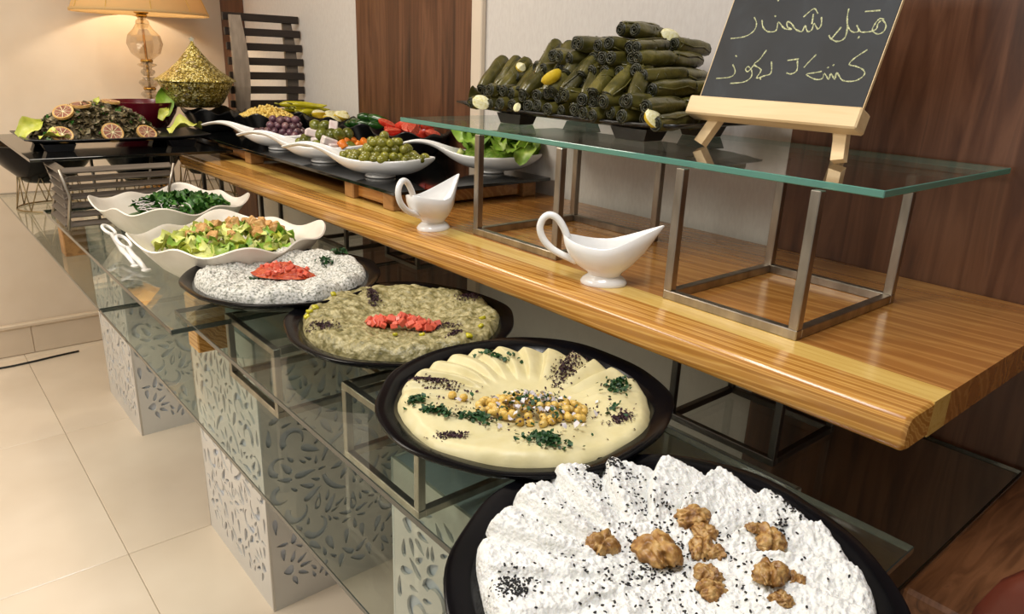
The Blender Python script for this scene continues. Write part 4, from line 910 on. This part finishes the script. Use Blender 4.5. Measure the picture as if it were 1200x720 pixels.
# black bowls on gold wire stands
def wire_bowl(label, wl, x, y, R=.225):
    st = T('wire_stand', wl, 'stand', (x, y, ZB + .0003), 0, 'gold wire stands'); r0, r1, h = .135, .115, .155
    for r, z in ((r0, .004), (r1, h)): MB().tube([(r * math.cos(2 * PI * k / 28), r * math.sin(2 * PI * k / 28), z) for k in range(28)], .0038, 6, True).ob('ring', m_wire, st, True)
    for k in range(8):
        a0 = 2 * PI * k / 8; 
        for d in (-1, 1):
            a1 = a0 + d * PI / 8; MB().tube([(r0 * math.cos(a0), r0 * math.sin(a0), .004), (r1 * math.cos(a1), r1 * math.sin(a1), h)], .0026, 5).ob('wire', m_wire, st, True)
    bo = T('black_bowl', label, 'bowl', (x, y, ZB + h - .034), 0, 'large black bowls on wire stands')
    o = ringbowl([(.03, 0, 0), (.40, 0, 0), (.46, .012, 0), (.72, .070, 0), (.93, .135, 0), (1.0, .165, 0), (.97, .167, 0), (.9, .14, 0), (.68, .075, 0), (.4, .016, 0), (.02, .014, 0)], R, R, 64, None, None).ob('bowl', m_black, bo); smooth_angle(o, 50)
wire_bowl('large black bowl at the far left below the herb salad glass', 'gold wire stand of the leftmost black bowl, its rings in full view', .535, 3.80)
wire_bowl('large black bowl behind the slatted rack', 'gold wire stand seen between the slats of the low rack', .875, 3.56, .175)
wire_bowl('black bowl behind the far end of the wooden shelf', 'gold wire stand below the far end of the wooden shelf', 1.20, 3.74, .175)

# ------------------------------------------------------------------ table lamp
lp = T('table_lamp', 'tall table lamp with cut crystal stem and ribbed fabric shade', 'lamp', (1.06, 4.03, ZB + .0003))
MB().lathe([(.001, 0), (.10, 0), (.10, .012), (.06, .025), (.02, .035), (.001, .036)], 36).ob('base', m_brass, lp, True)
MB().tube([(0, 0, .03), (0, 0, .93)], .006, 10).ob('rod', m_brass, lp, True)
def bead(z0, z1, r, waist=.4, nm='crystal', n=14):
    h = z1 - z0; P = [(r * waist, z0), (r * .8, z0 + h * .18), (r, z0 + h * .45), (r * .88, z0 + h * .68), (r * .55, z0 + h * .85), (r * waist, z1)]
    MB().lathe(P, n).ob(nm, m_crystal, lp, False)
bead(.04, .20, .07, .5); bead(.21, .36, .06, .5)
for a, b, r in ((.37, .455, .030), (.455, .495, .045), (.505, .555, .048), (.56, .60, .034), (.60, .625, .046)): bead(a, b, r, .6)
bead(.635, .80, .083, .36); bead(.78, .83, .032, .7)
for z, r in ((.205, .028), (.365, .026), (.50, .030), (.63, .030), (.835, .026), (.85, .034), (.868, .028)):
    MB().lathe([(.001, z - .008), (r * .8, z - .008), (r, z), (r * .8, z + .008), (.001, z + .008)], 20).ob('brass_ring', m_brass, lp, True)
MB().lathe([(.302, .845), (.175, 1.16), (.172, 1.16), (.299, .845)], 64, cap0=False, cap1=False).ob('lamp_shade', m_shade, lp, True)
o = MB().lathe([(.302, .842), (.304, .846), (.302, .856), (.298, .852)], 64, cap0=False, cap1=False).ob('shade_trim', m_shade, lp, True); o['label'] = 'pale stitched rim of the shade'
for k in range(10):
    a = 2 * PI * k / 10 + .2; MB().tube([(.303 * math.cos(a), .303 * math.sin(a), .846), (.177 * math.cos(a), .177 * math.sin(a), 1.16)], .0018, 5).ob('shade_rib', m_pine_pale, lp)
MB().lathe([(.001, .875), (.016, .88), (.016, .92), (.028, .95), (.034, .985), (.024, 1.015), (.001, 1.025)], 20).ob('bulb', M('warm_bulb', '#fff0d0', emit=('#ffd9a0', 6)), lp, True)
ld = bpy.data.lights.new('lamp_glow', 'POINT'); ld.energy = 10; ld.color = (1.0, .85, .64); ld.shadow_soft_size = .05
lo = bpy.data.objects.new('lamp_glow', ld); COL.objects.link(lo); lo.location = (1.06, 4.03, ZB + 1.05)

# ------------------------------------------------------------------ vine leaf rolls
ZT = ZR + .0003
flat_tray('vine_leaf_tray', 'black rectangular tray on feet piled with stuffed vine leaves', 1.325, 1.25, ZT, .16, .355, ((-.11, .17, .028, .045), (-.10, -.215, .035, .05), (.12, -.215, .03, .045), (.12, .17, .028, .045)), .010)
def roll_mesh(seed, L=.105, r=.0165):
    rnd = random.Random(seed); n = 18; R = []; m = 9
    for i in range(m + 1):
        u = -1 + 2 * i / m; k = 1 - .16 * abs(u) ** 5
        R.append([(u * L / 2, r * k * math.cos(2 * PI * j / n) * (1 + .10 * math.sin(j * 1.3 + seed) + .05 * math.sin(u * 6 + j)), r * k * math.sin(2 * PI * j / n) * (1 + .08 * math.cos(j * .9 + seed + u))) for j in range(n)])
    mb = MB(); mb.loft(R, False, False)
    # overlapping leaf edge along the roll
    mb.tube([(-L * .47, r * .99 * math.cos(.7), r * .99 * math.sin(.7)), (-L * .1, r * 1.02 * math.cos(1.1), r * 1.02 * math.sin(1.1)), (L * .25, r * 1.02 * math.cos(.9), r * 1.02 * math.sin(.9)), (L * .47, r * .98 * math.cos(1.4), r * .98 * math.sin(1.4))], .0018, 5)
    for k in range(5):
        u = rnd.uniform(-.4, .4); a0 = rnd.uniform(0, 6); mb.tube([(u * L + .012 * q / 3 * (1 if k % 2 else -1), r * 1.0 * math.cos(a0 + .35 * q), r * 1.0 * math.sin(a0 + .35 * q)) for q in range(5)], .0009, 4)
    body = mb.mesh('roll', m_vine, True); e = MB()
    rr = [[(L / 2 - .001 + dz, q * math.cos(2 * PI * j / n), q * math.sin(2 * PI * j / n)) for j in range(n)] for q, dz in ((r * .84, .0005), (r * .72, .003), (r * .5, .0005), (r * .42, -.003), (r * .3, .002), (r * .12, -.002))]
    e.loft(rr, False, True)
    e.tube([(L / 2 + .0025, (r * .15 + r * .62 * k / 22) * math.cos(k * .62 + seed), (r * .15 + r * .62 * k / 22) * math.sin(k * .62 + seed)) for k in range(23)], .0017, 5)
    return body, e.mesh('folded_end', m_vine_end, True)
rms = [roll_mesh(s) for s in range(4)]
rcount = 0
ORD = ['first', 'second', 'third', 'fourth', 'fifth', 'sixth', 'seventh', 'eighth', 'ninth', 'tenth', 'eleventh', 'twelfth', 'thirteenth', 'fourteenth', 'fifteenth', 'sixteenth']
def roll(x, y, z, rot, label, group, s=1):
    global rcount
    t = T('vine_leaf_roll', label, 'vine leaf roll', (x, y, z), 0, group, rot); t.scale = (s, s, s); b, e = rms[rcount % 4]; rcount += 1
    ob('roll', b, t); ob('folded_end', e, t); ob('folded_end', e, t, rot=(0, 0, PI))
LAY = [(16, 3, 1.215, .945, 1.53), (15, 3, 1.225, .97, 1.50), (12, 2, 1.270, .995, 1.43), (10, 2, 1.275, 1.02, 1.37), (8, 2, 1.28, 1.045, 1.315), (6, 2, 1.29, 1.065, 1.26), (2, 1, 1.33, 1.11, 1.145)]
names = ['bottom', 'second', 'third', 'fourth', 'fifth', 'sixth', 'topmost']
for l, (n, c, x0, y0, y1) in enumerate(LAY):
    for i in range(n):
        for j in range(c):
            if l < 4 and j >= 1 and 3 <= i and not (l < 2 and j == c - 1 and i % 2): continue
            yy = y0 + (y1 - y0) * i / max(1, n - 1); q = 0 if l in (2, 3) else 1
            if j == 0: lb = 'stuffed vine leaf roll, %s from the left end of the %s layer' % (ORD[n - 1 - i], names[l])
            else: lb = 'dark olive stuffed vine leaf roll behind the front row of the %s layer' % names[l]
            roll(x0 + j * .103 + RNG.uniform(-.012, .012) * q, yy + RNG.uniform(-.005, .005), ZT + .047 + l * .0285 + RNG.uniform(-.004, .004), (RNG.uniform(0, 6), RNG.uniform(-.10, .10), RNG.uniform(-.16, .16)), lb, 'vine leaf rolls, %s layer' % names[l], RNG.uniform(.95, 1.1))
for k in range(12):
    y = 1.525 - .044 * k; roll(1.222 + RNG.uniform(-.01, .01), y, ZT + .112 + RNG.uniform(-.006, .008), (RNG.uniform(0, 6), -.62 + RNG.uniform(-.12, .12), .28 + RNG.uniform(-.25, .25)), 'stuffed vine leaf roll, %s from the left of those leaning on the front slope' % ORD[k], 'vine leaf rolls leaning on the front', RNG.uniform(1.0, 1.15))
for k in range(6):
    y = 1.36 - .052 * k; roll(1.262 + RNG.uniform(-.01, .01), y, ZT + .150 + RNG.uniform(-.006, .008), (RNG.uniform(0, 6), -.75 + RNG.uniform(-.12, .12), .3 + RNG.uniform(-.3, .3)), 'stuffed vine leaf roll, %s from the left of the upper leaning row' % ORD[k], 'vine leaf rolls of the upper leaning row', 1.05)
vl = leaf_mesh('vine_leaf', m_vine, .07, .05, .008, .012, 8, 9, 7)
ob('vine_leaf', vl, None, (1.19, 1.545, ZT + .052), (.4, -.6, .5), 1.0, 'loose vine leaf at the far left end of the tray', 'vine leaf')
LW = [(1.145, 1.475, .048, (1.2, .3, -.9), 1.0, 'pale lemon wedge standing at the far left foot of the vine leaf pile'), (1.170, 1.255, .118, (-.75, -.5, -.5), 1.1, 'lemon slice in the middle of the vine leaf pile'), (1.175, 1.365, .135, (.8, -.3, .4), .7, 'thin pink stained citrus slice left of the middle lemon'),
      (1.285, 1.275, .187, (.2, .1, .9), .7, 'small yellow lemon piece near the top left of the pile'), (1.36, 1.085, .214, (.9, .2, -.6), .95, 'pink stained citrus slice beside the topmost roll'), (1.165, .945, .050, (.9, .5, -.4), 1.15, 'yellow lemon wedge at the near foot of the vine leaf pile'),
      (1.32, .915, .085, (1.9, .9, -.3), 1.15, 'lemon wedge on the right slope of the pile behind the chalkboard'), (1.41, .935, .100, (1.6, .6, -.4), 1.2, 'lemon wedge highest on the right slope of the pile'), (1.15, 1.345, .045, (.2, -1.0, .4), .5, 'thin yellow lemon sliver low on the front of the pile')]
for x, y, z, r, s, lb in LW: wedge('lemon_wedge', lw, lb, 'lemon', (x, y, ZT + z), r, s * .78, 'lemon wedges on the vine leaf pile')

# ------------------------------------------------------------------ chalkboard on its easel
tilt = math.radians(22.4); es = T('easel', 'small pale wooden table easel holding the chalkboard', 'easel', (1.26, .752, 1.487), 0, None, (0, tilt, -PI / 2 + PI / 2))
# local frame of the easel: x out of the board towards the wall, y along the ledge, z up the board
def zl(x, z): return (x - 1.26) * math.cos(tilt) - (z - 1.487) * math.sin(tilt), (x - 1.26) * math.sin(tilt) + (z - 1.487) * math.cos(tilt)
MB().box(-.026, .012, -.175, .170, -.036, .001, .003).ob('ledge', m_birch, es)
def strut(p0, p1, w, d, nm):
    a, b = Vector(p0), Vector(p1); q = MB(); ax = (b - a).normalized(); s = Vector((0, 1, 0)); s = (s - ax * s.dot(ax)).normalized(); o_ = ax.cross(s)
    q.loft([[tuple(p + s * sx * w + o_ * sy * d) for sx, sy in ((-1, -1), (1, -1), (1, 1), (-1, 1))] for p in (a, b)]); return q.ob(nm, m_birch, es)
fx, fz = zl(1.245, ZR + .0055)
strut((fx, .140, fz), (.018, .112, -.004), .011, .009, 'front_leg'); strut((fx, -.146, fz), (.018, -.128, -.004), .011, .009, 'front_leg')
strut((.018, .112, -.004), (.018, .02, .30), .011, .008, 'upright'); strut((.018, -.128, -.004), (.018, -.02, .30), .011, .008, 'upright')
bx, bz = zl(1.40, ZR + .0055); strut((bx, -.07, bz), (.03, -.01, .27), .010, .008, 'rear_leg')
cb = T('chalkboard', 'black chalkboard with yellow handwritten Arabic words on the easel', 'chalkboard', (1.26, .752, 1.487), 0, None, (0, tilt, 0))
MB().box(-.003, .004, -.163, .163, .0015, .275, .0008).ob('board', m_chalkboard, cb)
MB().box(-.0026, .0036, -.1645, -.1632, .0015, .275).ob('board_edge', m_birch, cb); MB().box(-.0026, .0036, .1632, .1645, .0015, .275).ob('board_edge', m_birch, cb)
STROKES = [[(0.1452, 0.1599), (0.1375, 0.1617), (0.1325, 0.1523), (0.1321, 0.1414), (0.1428, 0.1349), (0.1511, 0.1383), (0.1524, 0.1486), (0.1431, 0.1586), (0.1376, 0.1531), (0.1382, 0.1444), (0.133, 0.1401), (0.1235, 0.1384), (0.112, 0.1393), (0.1018, 0.1508), (0.1091, 0.1402), (0.0993, 0.1384), (0.0881, 0.1474), (0.0803, 0.164), (0.077, 0.1806)], [(0.0803, 0.164), (0.088, 0.1416), (0.0884, 0.1269), (0.077, 0.1214), (0.0641, 0.1268), (0.0583, 0.1326)], [(0.1075, 0.1745), (0.1332, 0.1761)], [(0.1131, 0.1314), (0.113, 0.127)], [(0.0648, 0.1249), (0.0756, 0.1475)], [(0.032, 0.1661), (0.0372, 0.1523), (0.0336, 0.1441), (0.0227, 0.1543), (0.0226, 0.1432), (0.0158, 0.1395), (0.0063, 0.1507), (0.0047, 0.1396), (-0.0098, 0.1443), (-0.0217, 0.1548), (-0.0312, 0.1587), (-0.0272, 0.1482), (-0.0168, 0.1443), (-0.0322, 0.1454), (-0.0492, 0.1579), (-0.0481, 0.1416), (-0.0639, 0.1397), (-0.0779, 0.1485), (-0.0854, 0.1623)], [(-0.0026, 0.1667), (0.0119, 0.1822), (0.023, 0.1727)], [(0.0147, 0.172), (0.0188, 0.1534)], [(-0.1049, 0.1685), (-0.0945, 0.1555), (-0.0952, 0.1408), (-0.1105, 0.1299), (-0.1402, 0.1258)], [(-0.0623, 0.1706), (-0.0585, 0.1686)], [(0.1358, 0.1075), (0.1187, 0.0919), (0.1139, 0.0811), (0.1271, 0.078), (0.1411, 0.0724), (0.1459, 0.0639), (0.1367, 0.0539), (0.1203, 0.0514), (0.1095, 0.0544), (0.0971, 0.0663), (0.0981, 0.0539), (0.0871, 0.0642), (0.0875, 0.0534), (0.0755, 0.0637), (0.0751, 0.0546), (0.0631, 0.0523), (0.043, 0.0605), (0.056, 0.0638), (0.0696, 0.0671)], [(0.0875, 0.0803), (0.0858, 0.0776)], [(0.0793, 0.0756), (0.0774, 0.0732)], [(-0.0032, 0.0851), (0.0181, 0.0884)], [(0.0163, 0.0856), (0.0221, 0.0676), (0.0141, 0.0603), (0.0037, 0.0617)], [(-0.0345, 0.0823), (-0.0271, 0.0605), (-0.0392, 0.0543), (-0.0532, 0.0498), (-0.0498, 0.0654), (-0.0685, 0.0755), (-0.0607, 0.0855), (-0.0533, 0.104)], [(-0.047, 0.0501), (-0.0428, 0.0474)], [(-0.0675, 0.0755), (-0.0759, 0.0615), (-0.0828, 0.0652), (-0.0798, 0.0712), (-0.0693, 0.0637), (-0.0654, 0.0512), (-0.0765, 0.0409), (-0.1056, 0.0365)], [(-0.115, 0.0741), (-0.104, 0.0605), (-0.1096, 0.0493), (-0.1409, 0.0449)], [(-0.1155, 0.092), (-0.1117, 0.0896)], [(-0.0684, 0.2027), (-0.0648, 0.1987)], [(0.0481, 0.0974), (0.0392, 0.0834), (0.0337, 0.0727)]]
for s in STROKES:
    if len(s) == 1: s = s + s
    P = [(-.0033, -u, v) for u, v in s]
    if len(P) > 2:   # smooth the stroke
        Q = []
        for i in range(len(P) - 1):
            p0, p1, p2, p3 = P[max(i - 1, 0)], P[i], P[i + 1], P[min(i + 2, len(P) - 1)]
            for k in range(4):
                t = k / 4; Q.append(tuple(.5 * (2 * p1[c] + (p2[c] - p0[c]) * t + (2 * p0[c] - 5 * p1[c] + 4 * p2[c] - p3[c]) * t * t + (3 * p1[c] - p0[c] - 3 * p2[c] + p3[c]) * t ** 3) for c in range(3)))
        P = Q + [P[-1]]
    R_ = [.0012 * (1 + .35 * math.sin(i * 1.7)) for i in range(len(P))]
    mb = MB(); mb.tube(P, R_, 6); mb.v = [(-.0031 + (x + .0033) * .25, y, z) for x, y, z in mb.v]; mb.ob('chalk_stroke', m_chalk, cb)

# ------------------------------------------------------------------ gravy boats
def gravy_boat(label, x, y, rz, s=1.0):
    t = T('gravy_boat', label, 'gravy boat', (x, y, ZS + .0003), rz, 'white porcelain gravy boats'); t.scale = (s, s, s)
    n = 56
    def ring(a, b, z, rim, cx=0, inset=0):
        R = []
        for j in range(n):
            q = 2 * PI * j / n; c, d = math.cos(q), math.sin(q); sp = max(0, c) ** 3
            X = cx + (a - inset) * c + rim * (.038 * sp); Y = (b - inset) * d * (1 - .62 * rim * max(0, c) ** 2.2)
            Z = z + rim * (.042 * max(0, c) ** 2.0 + .014 * max(0, -c) ** 2)
            R.append((X, Y, Z))
        return R
    O = [ring(.043, .034, .0, 0), ring(.044, .035, .004, 0), ring(.040, .031, .010, 0), ring(.030, .024, .017, 0), ring(.033, .027, .023, 0.02), ring(.050, .037, .034, .15, -.004), ring(.064, .044, .049, .38, -.006), ring(.070, .046, .062, .68, -.008), ring(.073, .046, .074, 1.0, -.008)]
    I = [ring(.073, .046, .0755, 1.0, -.008, .002), ring(.073, .046, .073, 1.0, -.008, .0045), ring(.070, .046, .060, .66, -.008, .005), ring(.062, .043, .048, .36, -.006, .005), ring(.046, .035, .034, .14, -.004, .005), ring(.02, .016, .027, .02)]
    o = MB().loft(O + I).ob('body', m_white, t); smooth_angle(o, 70)
    P = [(-.072, 0, .082), (-.080, 0, .100), (-.093, 0, .118), (-.108, 0, .124), (-.120, 0, .116), (-.125, 0, .098), (-.118, 0, .078), (-.103, 0, .062), (-.086, 0, .052), (-.066, 0, .044), (-.052, 0, .038)]
    Q = []
    for i in range(len(P) - 1):
        p0, p1, p2, p3 = P[max(i - 1, 0)], P[i], P[i + 1], P[min(i + 2, len(P) - 1)]
        for k in range(4):
            u = k / 4; Q.append(tuple(.5 * (2 * p1[c] + (p2[c] - p0[c]) * u + (2 * p0[c] - 5 * p1[c] + 4 * p2[c] - p3[c]) * u * u + (3 * p1[c] - p0[c] - 3 * p2[c] + p3[c]) * u ** 3) for c in range(3)))
    MB().tube(Q + [P[-1]], [.0068] * len(Q) + [.005], 12).ob('handle', m_white, t, True); return t
gravy_boat('white gravy boat nearest to the viewer, its spout pointing right', .986, .886, -.82, .99)
gravy_boat('white gravy boat farther along the shelf, in front of the green olives', .974, 1.431, .32, 1.02)

# ------------------------------------------------------------------ chair back at the lower right corner
ch = T('chair', 'reddish brown leather chair back just peeping in at the lower right corner', 'chair', (.885, -.055, 0.0))
V = []; O = []
for k in range(40):
    a = 2 * PI * k / 40; c, s = math.cos(a), math.sin(a); q = (abs(c) ** 3.2 + abs(s) ** 3.2) ** (-1 / 3.2); O.append((.235 * c * q, .85 + .235 * s * q))
MB().loft([[(x, y * k, .83 + (z - .83) * k) for y, z in O] for x, k in ((-.028, .86), (-.022, .95), (-.01, 1.0), (.01, 1.0), (.022, .95), (.028, .86))]).ob('back_pad', m_leather, ch, True)
for y in (-.16, .16):
    MB().tube([(0, y, .66), (.0, y, .44), (-.02, y, .001)], .017, 8).ob('rear_leg', m_walnut_table, ch, True); MB().tube([(.40, y * .9, .45), (.41, y * .9, .001)], .017, 8).ob('front_leg', m_walnut_table, ch, True)
MB().box(.0, .43, -.20, .20, .44, .50, .012).ob('seat', m_leather, ch)
